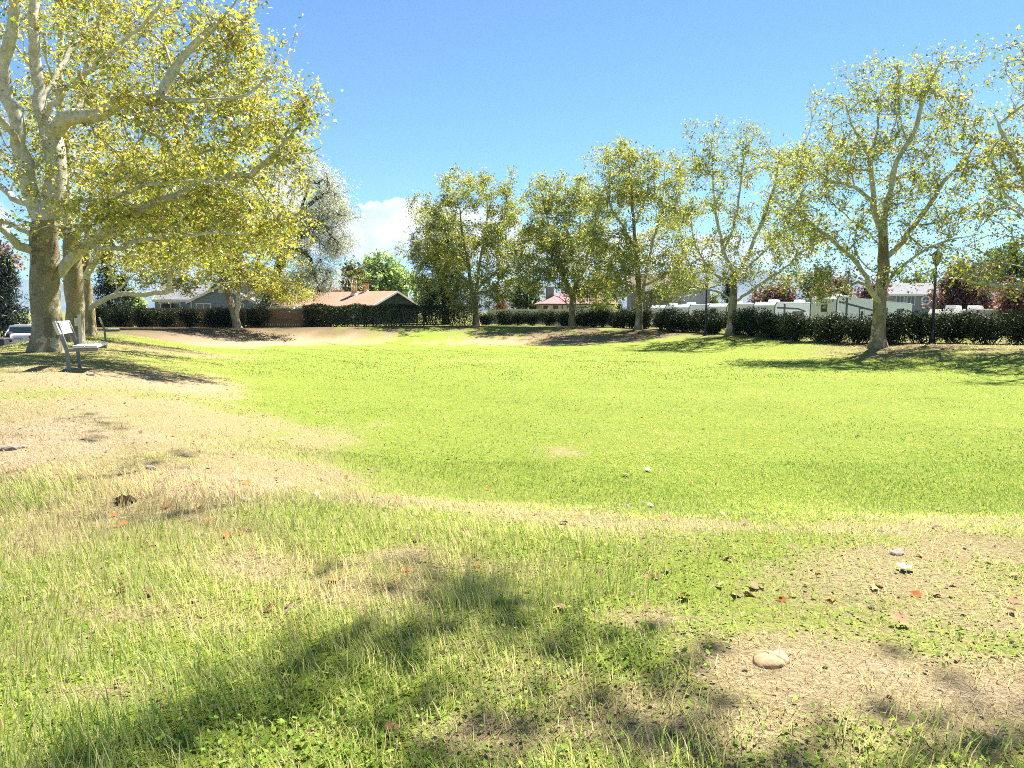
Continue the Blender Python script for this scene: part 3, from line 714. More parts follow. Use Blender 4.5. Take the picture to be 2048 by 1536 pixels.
# --- R2
D = 46
b, tr = trunk_from(1461, D, [(1463, 640), (1466, 610), (1468, 590), (1466, 568), (1466, 545)], .24, .16, D, ok=.6)
make_tree('plane_tree', 'wide plane tree of the far bank leaning over the middle lamp post', 'tree', b,
    [tr, st([(1468, 597), (1445, 587), (1424, 580), (1412, 577), (1392, 587), (1363, 595), (1350, 592)], D, .07, .015, D - 2.5), st([(1420, 579), (1400, 575), (1373, 574), (1346, 577)], D - 1, .05, .012, D - 3.5),
     st([(1470, 600), (1476, 599), (1506, 580), (1537, 558), (1568, 537), (1599, 507), (1629, 490)], D, .09, .015, D - 1), st([(1466, 570), (1463, 566), (1435, 552), (1408, 521), (1390, 490), (1380, 440)], D, .09, .02, D + 1),
     st([(1466, 550), (1465, 541), (1449, 505), (1443, 480), (1430, 420), (1425, 350), (1428, 300)], D, .12, .02, D + 1), st([(1468, 555), (1476, 543), (1494, 511), (1508, 480), (1530, 430), (1550, 370), (1560, 300)], D, .11, .02, D),
     st([(1470, 570), (1490, 540), (1530, 500), (1570, 450), (1600, 400)], D, .07, .015, D + 1.5), st([(1449, 505), (1470, 440), (1480, 370), (1490, 300)], D, .06, .02, D - 1)],
    [(1420, 330, 60, 60, D, 3, 70), (1480, 330, 50, 50, D, 3, 46), (1560, 320, 50, 50, D, 3, 56), (1420, 430, 70, 70, D, 3.5, 70), (1520, 420, 80, 80, D, 3.5, 80), (1590, 400, 50, 70, D, 3, 50), (1440, 520, 80, 40, D, 3, 56), (1560, 510, 70, 40, D, 2.5, 54),
     (1380, 575, 50, 20, D - 2.5, 1.6, 34), (1480, 550, 60, 26, D - 1, 2, 26), (1610, 480, 40, 40, D - 1, 2, 24), (1380, 500, 30, 50, D, 2, 24), (1590, 560, 40, 20, D - 1, 1.5, 16)],
    .25, 106, PAL_FAR, group=GRP_R, leaves=54, leaf=.10, templ=LEAF_B, ntw=6, twL=.48, tw_r=.006, flare=.4, sigma=.25, hollow=.1)
# --- R3
D = 57
b, tr = trunk_from(1276, D, [(1278, 640), (1279, 613), (1277, 580), (1275, 545), (1273, 515), (1271, 490), (1266, 430), (1262, 380), (1258, 330)], .25, .05, D, ok=.4)
make_tree('plane_tree', 'tall narrow grey-stemmed plane tree in front of the brown two-storey house', 'tree', b,
    [tr, st([(1279, 613), (1284, 590), (1291, 552), (1298, 520), (1310, 470), (1325, 400), (1330, 340)], D, .11, .03, D + 1), st([(1276, 590), (1255, 570), (1235, 560), (1215, 558)], D, .06, .02, D - 1),
     st([(1290, 570), (1320, 555), (1350, 535), (1365, 510)], D, .07, .02, D - 1), st([(1272, 500), (1250, 460), (1225, 420), (1210, 370)], D, .08, .02, D), st([(1268, 450), (1290, 400), (1300, 350)], D, .06, .02, D - 1)],
    [(1240, 350, 60, 50, D, 3.5, 120), (1320, 370, 55, 60, D, 3.5, 110), (1225, 440, 65, 60, D, 4, 130), (1320, 460, 65, 60, D, 4, 130), (1270, 530, 90, 40, D, 3.5, 120), (1190, 500, 40, 50, D, 3, 50), (1215, 560, 40, 26, D - 1, 2, 36), (1345, 540, 40, 30, D - 1, 2.5, 40), (1300, 585, 40, 16, D - 2, 1.5, 24), (1255, 310, 26, 20, D, 2, 20)],
    .26, 107, PAL_FAR, limb='limb_bark', group=GRP_R, leaves=64, leaf=.12, templ=LEAF_B, ntw=5, twL=.55, tw_r=.007, flare=.4, sigma=.3, hollow=.1)
# --- R4
D = 66
b, tr = trunk_from(1146, D, [(1145, 640), (1145, 613), (1148, 591), (1150, 575)], .29, .22, D, ok=.6)
make_tree('plane_tree', 'many-stemmed plane tree before the small cream house', 'tree', b,
    [tr, st([(1147, 600), (1134, 572), (1123, 535), (1113, 500), (1105, 480), (1095, 440), (1085, 400)], D, .14, .03, D), st([(1149, 590), (1154, 578), (1156, 541), (1158, 500), (1160, 450), (1158, 390)], D, .13, .03, D + 1), st([(1152, 570), (1148, 548), (1142, 511), (1135, 470), (1130, 410)], D, .09, .02, D + 1.5),
     st([(1154, 575), (1168, 541), (1175, 511), (1185, 470), (1195, 420)], D, .09, .02, D), st([(1146, 613), (1140, 611), (1117, 595), (1095, 585)], D, .06, .015, D - 1.5), st([(1147, 618), (1150, 616), (1177, 614), (1200, 610)], D, .05, .015, D - 1.5), st([(1125, 545), (1100, 530), (1070, 515)], D, .05, .02, D - 1)],
    [(1100, 400, 50, 40, D, 4, 90), (1165, 400, 45, 40, D, 4, 80), (1085, 470, 55, 50, D, 4, 130), (1150, 480, 60, 50, D, 4.5, 130), (1200, 470, 40, 60, D, 3.5, 60), (1105, 540, 65, 30, D - 1, 3.5, 100), (1185, 570, 60, 34, D - 1, 3, 110), (1065, 560, 30, 20, D - 1, 2.5, 20), (1150, 585, 40, 12, D - 2, 2, 12), (1205, 605, 26, 14, D - 2, 2, 18), (1050, 500, 30, 40, D, 3, 26)],
    .31, 108, PAL_FAR, group=GRP_R, leaves=68, leaf=.13, templ=LEAF_B, ntw=5, twL=.55, tw_r=.007, flare=.4, sigma=.32, hollow=.1)
# --- R5
D = 70
b, tr = trunk_from(954, D, [(953, 640), (951, 613), (944, 589), (941, 562), (935, 520), (925, 470), (920, 420)], .27, .06, D, ok=.35)
make_tree('plane_tree', 'farthest plane tree, bushy and yellow-green in front of the dark cedar', 'tree', b,
    [tr, st([(952, 615), (953, 587), (956, 560), (960, 520), (970, 470), (975, 420), (965, 370)], D, .15, .03, D + 1), st([(942, 575), (920, 545), (890, 520), (860, 510)], D, .07, .02, D - 1), st([(955, 580), (985, 550), (1015, 520), (1030, 490)], D, .08, .02, D - 1),
     st([(938, 530), (900, 480), (870, 430), (855, 400)], D, .08, .02, D), st([(950, 600), (930, 590), (905, 585)], D, .04, .015, D - 1.5), st([(955, 590), (980, 580), (1005, 575)], D, .05, .015, D - 1.5)],
    [(930, 380, 60, 40, D, 4, 100), (870, 430, 50, 40, D, 4, 90), (1000, 410, 36, 50, D, 3.5, 60), (900, 490, 75, 50, D, 4.5, 160), (990, 490, 65, 50, D, 4.5, 150), (870, 560, 46, 34, D - 1, 3, 60), (960, 560, 60, 34, D - 1, 3.5, 80), (1030, 550, 40, 36, D - 1, 3, 50), (935, 605, 40, 14, D - 2, 2, 30), (990, 600, 30, 14, D - 2, 2, 18), (1010, 370, 16, 20, D, 1.5, 12)],
    .29, 109, PAL_FAR, group=GRP_R, leaves=70, leaf=.135, templ=LEAF_B, ntw=5, twL=.55, tw_r=.007, flare=.4, sigma=.34, hollow=.1)
# --- R0: trunk outside the frame on the right, its boughs reach in
D = 27
xb = 21.5; b = np.array([xb, D, gz(xb, D) - .08])
def wp(x, y, z): return np.array([x, y, z])
make_tree('plane_tree', 'plane tree at the right edge whose boughs reach into the picture', 'tree', b,
    [{'p': [b, wp(xb, D, 1.5), wp(xb - .1, D, 3), wp(xb, D + .1, 4.4)], 'r': (.24, .17), 'ok': .8},
     {'p': [wp(xb, D, 2.4), at(2090, 555, D), at(2046, 563, D - .3), at(2012, 571, D - .6), at(1977, 570, D - 1), at(1930, 560, D - 1)], 'r': (.06, .012)},
     {'p': [wp(xb, D, 4.2), at(2090, 420, D), at(2040, 330, D), at(1990, 240, D)], 'r': (.12, .02)},
     {'p': [wp(xb, D, 4.4), wp(xb + 1, D, 7), wp(xb + 2, D - .5, 10)], 'r': (.13, .03)}, {'p': [wp(xb + 1, D, 7), at(2110, 170, D - 2), at(2060, 130, D - 3)], 'r': (.05, .012)}, {'p': [wp(xb, D, 4), wp(xb + 2.5, D - 1, 6), wp(xb + 4.5, D - 1, 8)], 'r': (.1, .03)}, {'p': [wp(xb, D, 4.4), wp(xb - .6, D + 1, 7), wp(xb - 1, D + 2, 10)], 'r': (.11, .03)},
     {'p': [wp(xb, D, 3.6), at(2100, 470, D - 1), at(2050, 420, D - 2), at(2000, 380, D - 2.5)], 'r': (.08, .015)}],
    [(2020, 270, 45, 70, D, 2, 44), (2060, 330, 60, 110, D, 2.5, 80), (2010, 390, 45, 50, D - 1, 2, 26), (2060, 480, 60, 60, D, 2, 44), (1960, 545, 50, 24, D - 1, 1, 26), (2020, 570, 40, 14, D - 1, 1, 14), (2180, 250, 100, 170, D, 3, 90), (2250, 350, 120, 150, D, 3, 80), (1925, 535, 24, 12, D - 1, .6, 8), (2046, 130, 26, 40, D - 3, .5, 12), (2110, 120, 60, 60, D - 3, 1, 14)],
    .26, 110, PAL_FAR, group=GRP_R, leaves=26, leaf=.09, ntw=5, twL=.42, flare=.4, sigma=.22, hollow=.1)
# --- the tree beside the camera: trunk and crown out of the frame, its shade dapples the foreground
xb, D = 10.2, 9.5
b = np.array([xb, D, gz(xb, D) - .08])
def shade_from(px, py, h, z=0.0, z2=None):
    p = onz(px, py, z); return p + SUN * ((h - z) / SUN[2])
rs = np.random.default_rng(77)
SH = []
def shade(px, py, rx, ry, n, h0=7.5, h1=9.5, z=0.0):
    h0 += 2.5; h1 += 2.5
    for _ in range(n):
        a = rs.random() * 6.283; q = math.sqrt(rs.random())
        SH.append(shade_from(px + rx * q * math.cos(a), py + ry * q * math.sin(a), h0 + rs.random() * (h1 - h0), z))
shade(920, 1190, 80, 14, 6); shade(810, 1250, 80, 20, 5); shade(1020, 1240, 50, 16, 3); shade(620, 1335, 80, 24, 5); shade(460, 1420, 80, 26, 4); shade(340, 1500, 90, 24, 4); shade(1140, 1290, 50, 16, 3); shade(1290, 1370, 50, 20, 3); shade(1400, 1440, 50, 20, 2)
shade(780, 1380, 160, 40, 2); shade(1000, 1360, 100, 34, 1); shade(120, 1525, 140, 10, 2); shade(800, 1490, 160, 26, 3); shade(1330, 1500, 140, 20, 2); shade(1930, 1490, 100, 18, 3); shade(1640, 1535, 120, 10, 1); shade(2010, 1430, 30, 10, 1)
shade(90, 985, 130, 7, 4, 8.2, 8.8); shade(260, 1045, 150, 6, 4, 8.2, 8.8); shade(60, 1010, 80, 8, 2, 8.2, 8.8); shade(180, 868, 60, 4, 3, 9.4, 10); shade(220, 890, 40, 3, 1, 9.4, 10); shade(385, 908, 20, 3, 2, 9.2, 9.8); shade(280, 938, 50, 3, 2, 9.2, 9.8)
shade(670, 1130, 12, 3, 1, 8.3, 8.6); shade(820, 1118, 16, 3, 1, 8.3, 8.6); shade(60, 900, 50, 3, 1, 9.4, 10)
SH = np.array(SH)
cen = np.array([[11, 9, 11], [12.5, 10, 9], [13, 12, 10], [12, 8, 10], [13.5, 9, 11], [12.5, 7, 8.5]])
EXTRA = np.vstack([c + rs.normal(size=(9, 3)) * .9 for c in cen])
def out_of_frame(T):
    u, v, f = proj(T); return ~((u > -90) & (u < 2110) & (v > -110) & (f > 0.5)) 
SHT = np.vstack([SH[out_of_frame(SH)], EXTRA[out_of_frame(EXTRA)]])
make_tree('plane_tree', 'nearby plane tree, out of frame, whose shadow dapples the foreground grass', 'tree', b,
    [{'p': [b, wp(xb, D, 2), wp(xb - .1, D, 4), wp(xb - .3, D, 5.6)], 'r': (.36, .28), 'ok': .95},
     {'p': [wp(xb - .3, D, 5.6)] + [shade_from(*q) for q in ((2300, 1420, 7.6), (1950, 1510, 8.6), (1600, 1545, 9.6), (1360, 1480, 10.2), (1200, 1340, 10.6), (1050, 1245, 10.8), (930, 1195, 10.9), (820, 1118, 10.9), (670, 1130, 10.9), (480, 1058, 10.9), (280, 1042, 11), (100, 985, 11.1))], 'r': (.055, .005), 'ok': .25},
     {'p': [shade_from(*q) for q in ((1360, 1480, 10.2), (930, 1510, 10.5), (700, 1440, 10.8), (480, 1420, 10.9), (340, 1500, 11))], 'r': (.03, .006), 'ok': .2},
     {'p': [shade_from(*q) for q in ((280, 1042, 11), (300, 950, 11.6), (230, 885, 12))], 'r': (.01, .005), 'ok': .2},
     {'p': [wp(xb - .3, D, 5.6), wp(9.8, 9.6, 8), wp(9.3, 10.2, 11)], 'r': (.2, .05), 'ok': .35},
     {'p': [wp(xb - .3, D, 5.4), wp(11.6, 10, 7.5), wp(13, 10.6, 9.5)], 'r': (.14, .05), 'ok': .35}],
    [SHT], .38, 111, [(5, (.14, .20, .03)), (3, (.22, .28, .04)), (2, (.3, .3, .05)), (.4, (.4, .2, .04))], group='plane trees beside the camera', leaves=30, leaf=.11, ntw=6, twL=.38, flare=.35, sigma=.2, par_twigs=False, tip=.0035, e=2.2)

# ------------------------------------------------------------------ hedges, shrubs and background trees
def foliage(name, P, size, rng, pal, mat, parent, templ=LEAF_S, up=0.5, droop=0.0, off=(0, 0, 0)):
    V, T = cards(P, size, rng, templ, up, droop)
    C = pick_cols(len(P), rng, pal, 0.25)
    o_ = mesh_np(name, V - np.array(off), T, MATS[mat], parent, col=np.repeat(C, len(templ[0]), 0)); o_['kind'] = 'stuff'; return o_
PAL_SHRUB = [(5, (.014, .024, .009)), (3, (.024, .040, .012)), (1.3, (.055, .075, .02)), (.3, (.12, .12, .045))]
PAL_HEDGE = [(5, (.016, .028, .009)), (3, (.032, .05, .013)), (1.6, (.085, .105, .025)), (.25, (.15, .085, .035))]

def shrub_points(rng, n, L, W, H, lumps=7):
    """points in a lumpy upright bush (local, base at 0)"""
    c = np.stack([(rng.random(lumps) - .5) * L * .62, (rng.random(lumps) - .5) * W * .5, H * (.2 + .5 * rng.random(lumps))], 1)
    r = np.stack([L * (.2 + .14 * rng.random(lumps)), W * (.28 + .12 * rng.random(lumps)), H * (.26 + .1 * rng.random(lumps))], 1)
    k = rng.integers(0, lumps, n); u = unit(rng.normal(size=(n, 3))); q = rng.random(n) ** 0.45
    P = c[k] + u * q[:, None] * r[k]
    P += rng.normal(size=P.shape) * 0.035
    return P[(P[:, 2] > 0.04)]
def shrub_stems(rng, L, W, H, n=16):
    mb = MB()
    for _ in range(n):
        a = np.array([(rng.random() - .5) * L * .3, (rng.random() - .5) * W * .3, -.05]); b = np.array([(rng.random() - .5) * L * .85, (rng.random() - .5) * W * .8, H * (.55 + .4 * rng.random())]); m = (a + b) / 2 + rng.normal(size=3) * .08
        mb.bar(a, m, .028, .028); mb.bar(m, b, .016, .016)
    return mb
rng = np.random.default_rng(500)
SHV = []
for k in range(6):
    P = shrub_points(rng, 6500, 2.5, 1.3, 1.42, 12)
    V, T = cards(P, .075 * np.clip(rng.lognormal(0, .3, len(P)), .5, 1.8), rng, LEAF_S, .5, 0.0)
    # a few long shoots above the mass
    sh = P[rng.choice(len(P), 24)]; sh = sh[sh[:, 2] > .8]
    C = np.repeat(pick_cols(len(P), rng, PAL_SHRUB, .25), 4, 0)
    SHV.append((V, T, C, shrub_stems(rng, 2.3, 1.2, 1.35)))
SH_CACHE = {}
def shrub(x, y, s, sz, var, rz, label, group, name='shrub'):
    root = empty(name, (x, y, gz(x, y) - .03), rz); tag(root, label, 'shrub', group); root.scale = (s, s, sz)
    if var not in SH_CACHE:
        V, T, C, mb = SHV[var]
        f = mesh_np('foliage', V, T, MATS['shrub_leaf'], root, col=C); f['kind'] = 'stuff'; g = mb.build('stems', MATS['dark_bark'], root); g['kind'] = 'stuff'
        SH_CACHE[var] = (f, g)
    else:
        for o in SH_CACHE[var]:
            c = o.copy(); COL.objects.link(c); c.parent = root
    return root
# row of shrubs behind the right hand trees
def along(pts, spacing, rng, jit):
    pts = np.array(pts, float); out = []
    seg = np.linalg.norm(np.diff(pts, axis=0), axis=1); cum = np.concatenate([[0], np.cumsum(seg)])
    s_ = spacing * .5
    while s_ < cum[-1]:
        i = min(np.searchsorted(cum, s_) - 1, len(seg) - 1); t = (s_ - cum[i]) / seg[i]; p = pts[i] * (1 - t) + pts[i + 1] * t; d = (pts[i + 1] - pts[i]) / seg[i]
        out.append((p[0] + rng.normal() * jit, p[1] + rng.normal() * jit, math.atan2(d[1], d[0]))); s_ += spacing * (.85 + .3 * rng.random())
    return out
ROW = along([(28.5, 27.4), (21.5, 30.6), (16.7, 32.2), (15.2, 38), (14.5, 46.5), (10.9, 57.8), (6.3, 67), (2, 70.4), (-3, 71.6)], 1.5, rng, .2)
nearby = [(1757, 'the largest right tree'), (1463, 'the middle lamp post tree'), (1277, 'the tall narrow tree'), (1147, 'the many-stemmed tree'), (954, 'the farthest plane tree'), (1862, 'the right lamp post')]
for k, (x, y, a) in enumerate(ROW):
    u = proj(np.array([[x, y, 0.7]]))[0][0]
    lab = '%s dark evergreen shrub counted from the right edge in the right-hand row' % (['first', 'second', 'third', 'fourth', 'fifth', 'sixth', 'seventh', 'eighth', 'ninth', 'tenth', 'eleventh', 'twelfth', 'thirteenth', 'fourteenth', 'fifteenth', 'sixteenth', 'seventeenth', 'eighteenth', 'nineteenth', 'twentieth', 'twenty-first', 'twenty-second', 'twenty-third', 'twenty-fourth', 'twenty-fifth', 'twenty-sixth', 'twenty-seventh', 'twenty-eighth', 'twenty-ninth', 'thirtieth', 'thirty-first', 'thirty-second', 'thirty-third', 'thirty-fourth', 'thirty-fifth', 'thirty-sixth', 'thirty-seventh', 'thirty-eighth', 'thirty-ninth', 'fortieth', 'forty-first', 'forty-second', 'forty-third', 'forty-fourth', 'forty-fifth'][k])
    hgt = (.93 + .27 * rng.random()) * (1.12 if 40 < y < 62 else 1.0) * (1.05 if y > 62 else 1)
    shrub(x, y, .95 + .15 * rng.random(), hgt, k % 6, a + (math.pi if rng.random() < .5 else 0), lab, 'evergreen shrubs behind the right trees')
# shrubs along the far left fence
LROW = along([(-36.6, 63.2), (-30, 62.6), (-24.8, 62.3), (-21.3, 62.4)], 2.0, rng, .15)
for k, (x, y, a) in enumerate(LROW):
    lab = '%s dark shrub from the left in front of the blue-grey house' % ['first', 'second', 'third', 'fourth', 'fifth', 'sixth', 'seventh', 'eighth', 'ninth', 'tenth'][k]
    shrub(x, y, 1.05 + .1 * rng.random(), (1.55 if k < 2 else 1.3) + .12 * rng.random(), (k + 2) % 6, a, lab, 'dark shrubs by the far left fence')
shrub(-17.8, 64.6, .7, .75, 1, .4, 'thin straggly shrub against the brown board fence', 'dark shrubs by the far left fence')
# clipped long hedge in front of the red-roofed house
hp = np.array([[-18.4, 64.3], [-14, 65.6], [-9, 67.6], [-3.2, 71.2]])
rngh = np.random.default_rng(510); n = 30000
t = rngh.random(n) * 3; i = np.minimum(t.astype(int), 2); f = (t - i)[:, None]; c = hp[i] * (1 - f) + hp[i + 1] * f
d = unit(hp[i + 1] - hp[i]); nrm = np.stack([-d[:, 1], d[:, 0]], 1)
side = (rngh.random(n) - .5); side = np.sign(side) * np.abs(side * 2) ** .6 * .8
hh = 1.86 + (fbm(t * 3, t * 0, 7, 3) - .5) * .45
z = rngh.random(n) ** .8 * hh; z = np.where(rngh.random(n) < .25, hh - rngh.random(n) * .15, z)
P = np.stack([c[:, 0] + nrm[:, 0] * side, c[:, 1] + nrm[:, 1] * side, z], 1)
P[:, 2] += ground_z(P[:, 0], P[:, 1])
P += rngh.normal(size=P.shape) * .05
hb = np.array([-11.5, 66.6, gz(-11.5, 66.6)])
hedge = empty('hedge', hb); tag(hedge, 'long clipped dark green hedge below the red roof', 'hedge')
foliage('foliage', P, .11 * np.clip(rngh.lognormal(0, .3, n), .5, 1.7), rngh, PAL_HEDGE, 'shrub_leaf', hedge, off=hb)
mb = MB()
for k in range(70):
    tt = rngh.random() * 3; ii = min(int(tt), 2); cc = hp[ii] * (1 - tt + ii) + hp[ii + 1] * (tt - ii); g_ = gz(*cc)
    mb.bar((cc[0] - hb[0], cc[1] - hb[1], g_ - .1 - hb[2]), (cc[0] - hb[0] + rngh.normal() * .3, cc[1] - hb[1] + rngh.normal() * .3, g_ + 1.5 - hb[2]), .04, .04)
mb.build('stems', MATS['dark_bark'], hedge)['kind'] = 'stuff'

# --- generic background tree: trunk, a fan of limbs, leafy crown
def bg_tree(name, label, px, D, top, rx_px, low, seed, pal, mat='bg_leaf', bark='dark_bark', leaf=.24, n=110, leaves=16, cat='tree', group='trees beyond the hedge', templ=LEAF_B, lean=0, droop=.3, shape=None, trunk_r=.2, sigma=.4, ntw=4, twL=.7, sag=0.0, up=.5):
    x = (px - 1024) / F * D; zb = gz(x, D) - .1; b = np.array([x, D, zb])
    k = D / F; zt = CAMZ + (HOR - top) * k; zl = CAMZ + (HOR - low) * k; R = rx_px * k; cz = (zt + zl) / 2; H = (zt - zl) / 2
    rg = np.random.default_rng(seed)
    fork = zl + (zt - zl) * .18
    stems = [{'p': [b, b + [lean * .3, 0, (fork - zb) * .5], np.array([x + lean * .6, D, fork]), np.array([x + lean, D, cz + H * .4])], 'r': (trunk_r, trunk_r * .25), 'ok': .35}]
    for q in range(6):
        a = q * 1.05 + rg.random(); stems.append({'p': [np.array([x + lean * .6, D, fork + rg.random() * H * .3]), np.array([x + lean + R * .35 * math.cos(a), D + R * .35 * math.sin(a), cz - H * .1]), np.array([x + lean + R * .65 * math.cos(a), D + R * .65 * math.sin(a), cz + H * (.3 + .3 * rg.random())])], 'r': (trunk_r * .5, .03), 'ok': .2})
    lumps = shape or [(0, 0, 1, 1, 1)]
    T = []
    for (ox, oz, sx, sz_, wgt) in lumps:
        m = int(n * wgt); u = unit(rg.normal(size=(m, 3))); q = (.25 + .75 * rg.random(m)) ** .7
        T.append(np.array([x + lean + ox * R, D, cz + oz * H]) + u * q[:, None] * np.array([R * sx, min(R * sx, 4.5), H * sz_]) * .93)
    return make_tree(name, label, cat, b, stems, [np.vstack(T)], trunk_r, seed, pal, mat, bark, bark, bark, group=group, leaves=leaves / LEAF_DENS, leaf=leaf, templ=templ, sigma=sigma, ntw=ntw, twL=twL, tw_r=.01, flare=.25, droop=droop, sag=sag, up=up)
# silver willow, leaning dark trunk
D = 69
b = base_at(520, D)
SILV = [(5, (.58, .60, .47)), (4, (.5, .53, .38)), (2, (.66, .67, .55)), (.8, (.36, .4, .25))]
rw = np.random.default_rng(620)
WB = [px_blob(620, 400, 70, 60, D, 3.5, 100, rw, .2), px_blob(650, 470, 50, 60, D, 3, 70, rw, .3), px_blob(570, 470, 60, 70, D, 3, 60, rw, .3), px_blob(590, 360, 40, 30, D, 2.5, 30, rw, .2), px_blob(640, 550, 40, 36, D - 1, 2.5, 46, rw, .2), px_blob(560, 585, 40, 26, D - 1, 2, 36, rw, .2), px_blob(670, 440, 36, 40, D, 2, 34, rw, .2)]
make_tree('silver_willow', 'silvery feathery willow with a dark leaning trunk behind the board fence', 'tree', b,
    [{'p': [b, at(524, 620, D), at(540, 580, D), at(556, 540, D), at(568, 500, D)], 'r': (.42, .3), 'ok': .6},
     st([(568, 500), (580, 460), (600, 420), (615, 380), (625, 345)], D, .26, .05, D + 1), st([(562, 520), (545, 495), (525, 500), (512, 530), (508, 570)], D, .16, .04, D - 1), st([(572, 490), (560, 440), (555, 400), (560, 360)], D, .17, .04, D + 1),
     st([(575, 480), (610, 470), (650, 440), (680, 420)], D, .15, .03, D - 1), st([(566, 505), (600, 500), (620, 520), (632, 560), (640, 590)], D, .14, .03, D - 2), st([(590, 440), (630, 400), (665, 380)], D, .1, .02, D)],
    WB, .44, 620, SILV, 'silver_leaf', 'dark_bark', 'dark_bark', 'dark_bark', group='trees beyond the hedge', leaves=150, leaf=.22, templ=LEAF_N, ntw=8, twL=1.3, tw_r=.008, sigma=.5, droop=1.2, sag=.15, up=.2, flare=.2)
G_LOC = [(5, (.27, .38, .14)), (4, (.36, .45, .18)), (2, (.44, .5, .22)), (2, (.15, .23, .08))]
PURP = [(5, (.13, .066, .058)), (3, (.2, .105, .085)), (3, (.075, .036, .033)), (1, (.28, .18, .12))]
DARKC = [(5, (.022, .036, .018)), (3, (.038, .055, .024)), (1, (.06, .08, .04))]
bg_tree('honey_locust', 'pale green feathery tree behind the red roof and chimneys', 768, 98, 508, 72, 612, 701, G_LOC, leaf=.3, n=170, leaves=20, shape=[(-.1, -.1, .9, .8, .8), (.45, 0, .55, .6, .4), (-.1, .6, .5, .45, .3)])
bg_tree('bushy_tree', 'olive green tree left of the chimney', 706, 92, 522, 26, 600, 702, [(4, (.16, .17, .04)), (3, (.22, .2, .05)), (2, (.1, .13, .03))], leaf=.26, n=70)
bg_tree('bushy_tree', 'green tree partly hidden right of the red-roofed gable', 850, 90, 545, 40, 640, 703, G_LOC, leaf=.28, n=90)
bg_tree('dark_cedar', 'dark spreading cedar behind the farthest plane tree', 892, 78, 432, 74, 640, 704, DARKC + [(1.6, (.10, .11, .07))], 'needle', leaf=.3, n=190, leaves=30, templ=LEAF_N, sigma=.5, trunk_r=.4, shape=[(0, -.3, .8, .7, .8), (-.35, .3, .7, .5, .5), (.3, .4, .5, .5, .3), (-.1, -.7, .8, .4, .4)])
bg_tree('red_cedar', 'small rusty orange conifer right of the farthest plane tree', 1001, 82, 575, 13, 640, 705, [(4, (.30, .11, .03)), (3, (.22, .08, .02)), (1, (.36, .17, .05))], 'needle', leaf=.22, n=50, leaves=26, templ=LEAF_N, trunk_r=.12, twL=.5)
bg_tree('bushy_tree', 'dull green tree left of the small cream house', 1052, 86, 548, 36, 640, 706, [(4, (.07, .11, .03)), (3, (.11, .15, .045)), (1, (.18, .2, .07))], leaf=.26, n=110)
bg_tree('bushy_tree', 'green tree behind the wall of the small cream house', 1212, 90, 560, 36, 640, 707, [(4, (.09, .13, .04)), (3, (.14, .18, .05))], leaf=.26, n=80)
def conifer(name, label, px, D, top, half_px, seed, pal=DARKC, base_px=650, n=900, leaf=.34, group='dark conifers beyond the hedge'):
    """pointed spruce: straight trunk, drooping whorls of needle sprays"""
    rg = np.random.default_rng(seed); x = (px - 1024) / F * D; zb = gz(x, D) - .1; k = D / F; zt = CAMZ + (HOR - top) * k; R = half_px * k; H = zt - zb
    root = empty(name, (x, D, zb)); tag(root, label, 'tree', group)
    MB().ring([(.2, 0), (.17, H * .3), (.1, H * .65), (.02, H)], 8).build('trunk', MATS['dark_bark'], root, smooth=True)
    P = []; mb = MB()
    for q in range(int(n / 9)):
        f = rg.random() ** 1.15; z = H * (.06 + .93 * f); r = R * (1 - f) ** .8 * (.75 + .4 * rg.random()) + .12; a = rg.random() * 6.283
        e_ = np.array([r * math.cos(a), r * math.sin(a), z - r * .18]); s_ = np.array([0, 0, z])
        mb.bar(s_, e_, .03, .03)
        tt = np.linspace(.2, 1.05, 16)[:, None]; P.append(s_ + (e_ - s_) * tt + rg.normal(size=(16, 3)) * .16)
    mb.build('branches', MATS['dark_bark'], root)['kind'] = 'stuff'
    P = np.vstack(P); P = np.repeat(P, 3, 0) + rg.normal(size=(len(P) * 3, 3)) * .1
    foliage('crown', P, leaf * np.clip(rg.lognormal(0, .3, len(P)), .5, 1.7), rg, pal, 'needle', root, LEAF_N, .3, .5)
    return root
conifer('spruce', 'dark spruce above the trailers behind the middle lamp tree', 1452, 90, 556, 36, 721, n=700)
conifer('spruce', 'bluish dark pine at the left edge above the white car', 22, 52, 512, 46, 722, [(4, (.035, .055, .04)), (3, (.055, .08, .05)), (1, (.08, .1, .06))], n=1100)
conifer('spruce', 'tall dark pine seen between the left trunks and the house', 222, 66, 478, 44, 723, n=1100)
conifer('spruce', 'low dark pine left of the blue-grey house', 252, 68, 555, 30, 724, n=600)
conifer('spruce', 'narrow dark conifer at the right edge', 2052, 62, 520, 20, 725, n=400)
bg_tree('maple_tree', 'russet autumn tree behind the left edge pine', 10, 60, 480, 40, 560, 731, [(4, (.34, .12, .07)), (3, (.26, .13, .06)), (2, (.3, .2, .1))], leaf=.22, n=60, leaves=10)
bg_tree('bushy_tree', 'bright green low tree left of the blue-grey house', 272, 76, 585, 18, 640, 732, G_LOC, leaf=.22, n=60)
bg_tree('plum_tree', 'purple plum tree above the third trailer', 1545, 80, 566, 46, 630, 741, PURP, leaf=.22, n=110, leaves=20)
bg_tree('plum_tree', 'purple plum tree above the large trailer roof', 1660, 78, 555, 36, 630, 742, PURP, leaf=.22, n=90, leaves=20)
bg_tree('plum_tree', 'purple plum tree behind the trunk of the largest right tree', 1738, 84, 562, 36, 620, 743, PURP, leaf=.22, n=80, leaves=20)
bg_tree('plum_tree', 'large purple plum tree right of the lamp post', 1922, 55, 524, 66, 640, 744, PURP, leaf=.17, n=190, leaves=26, shape=[(0, -.2, .95, .8, .7), (.05, .45, .6, .5, .4)])
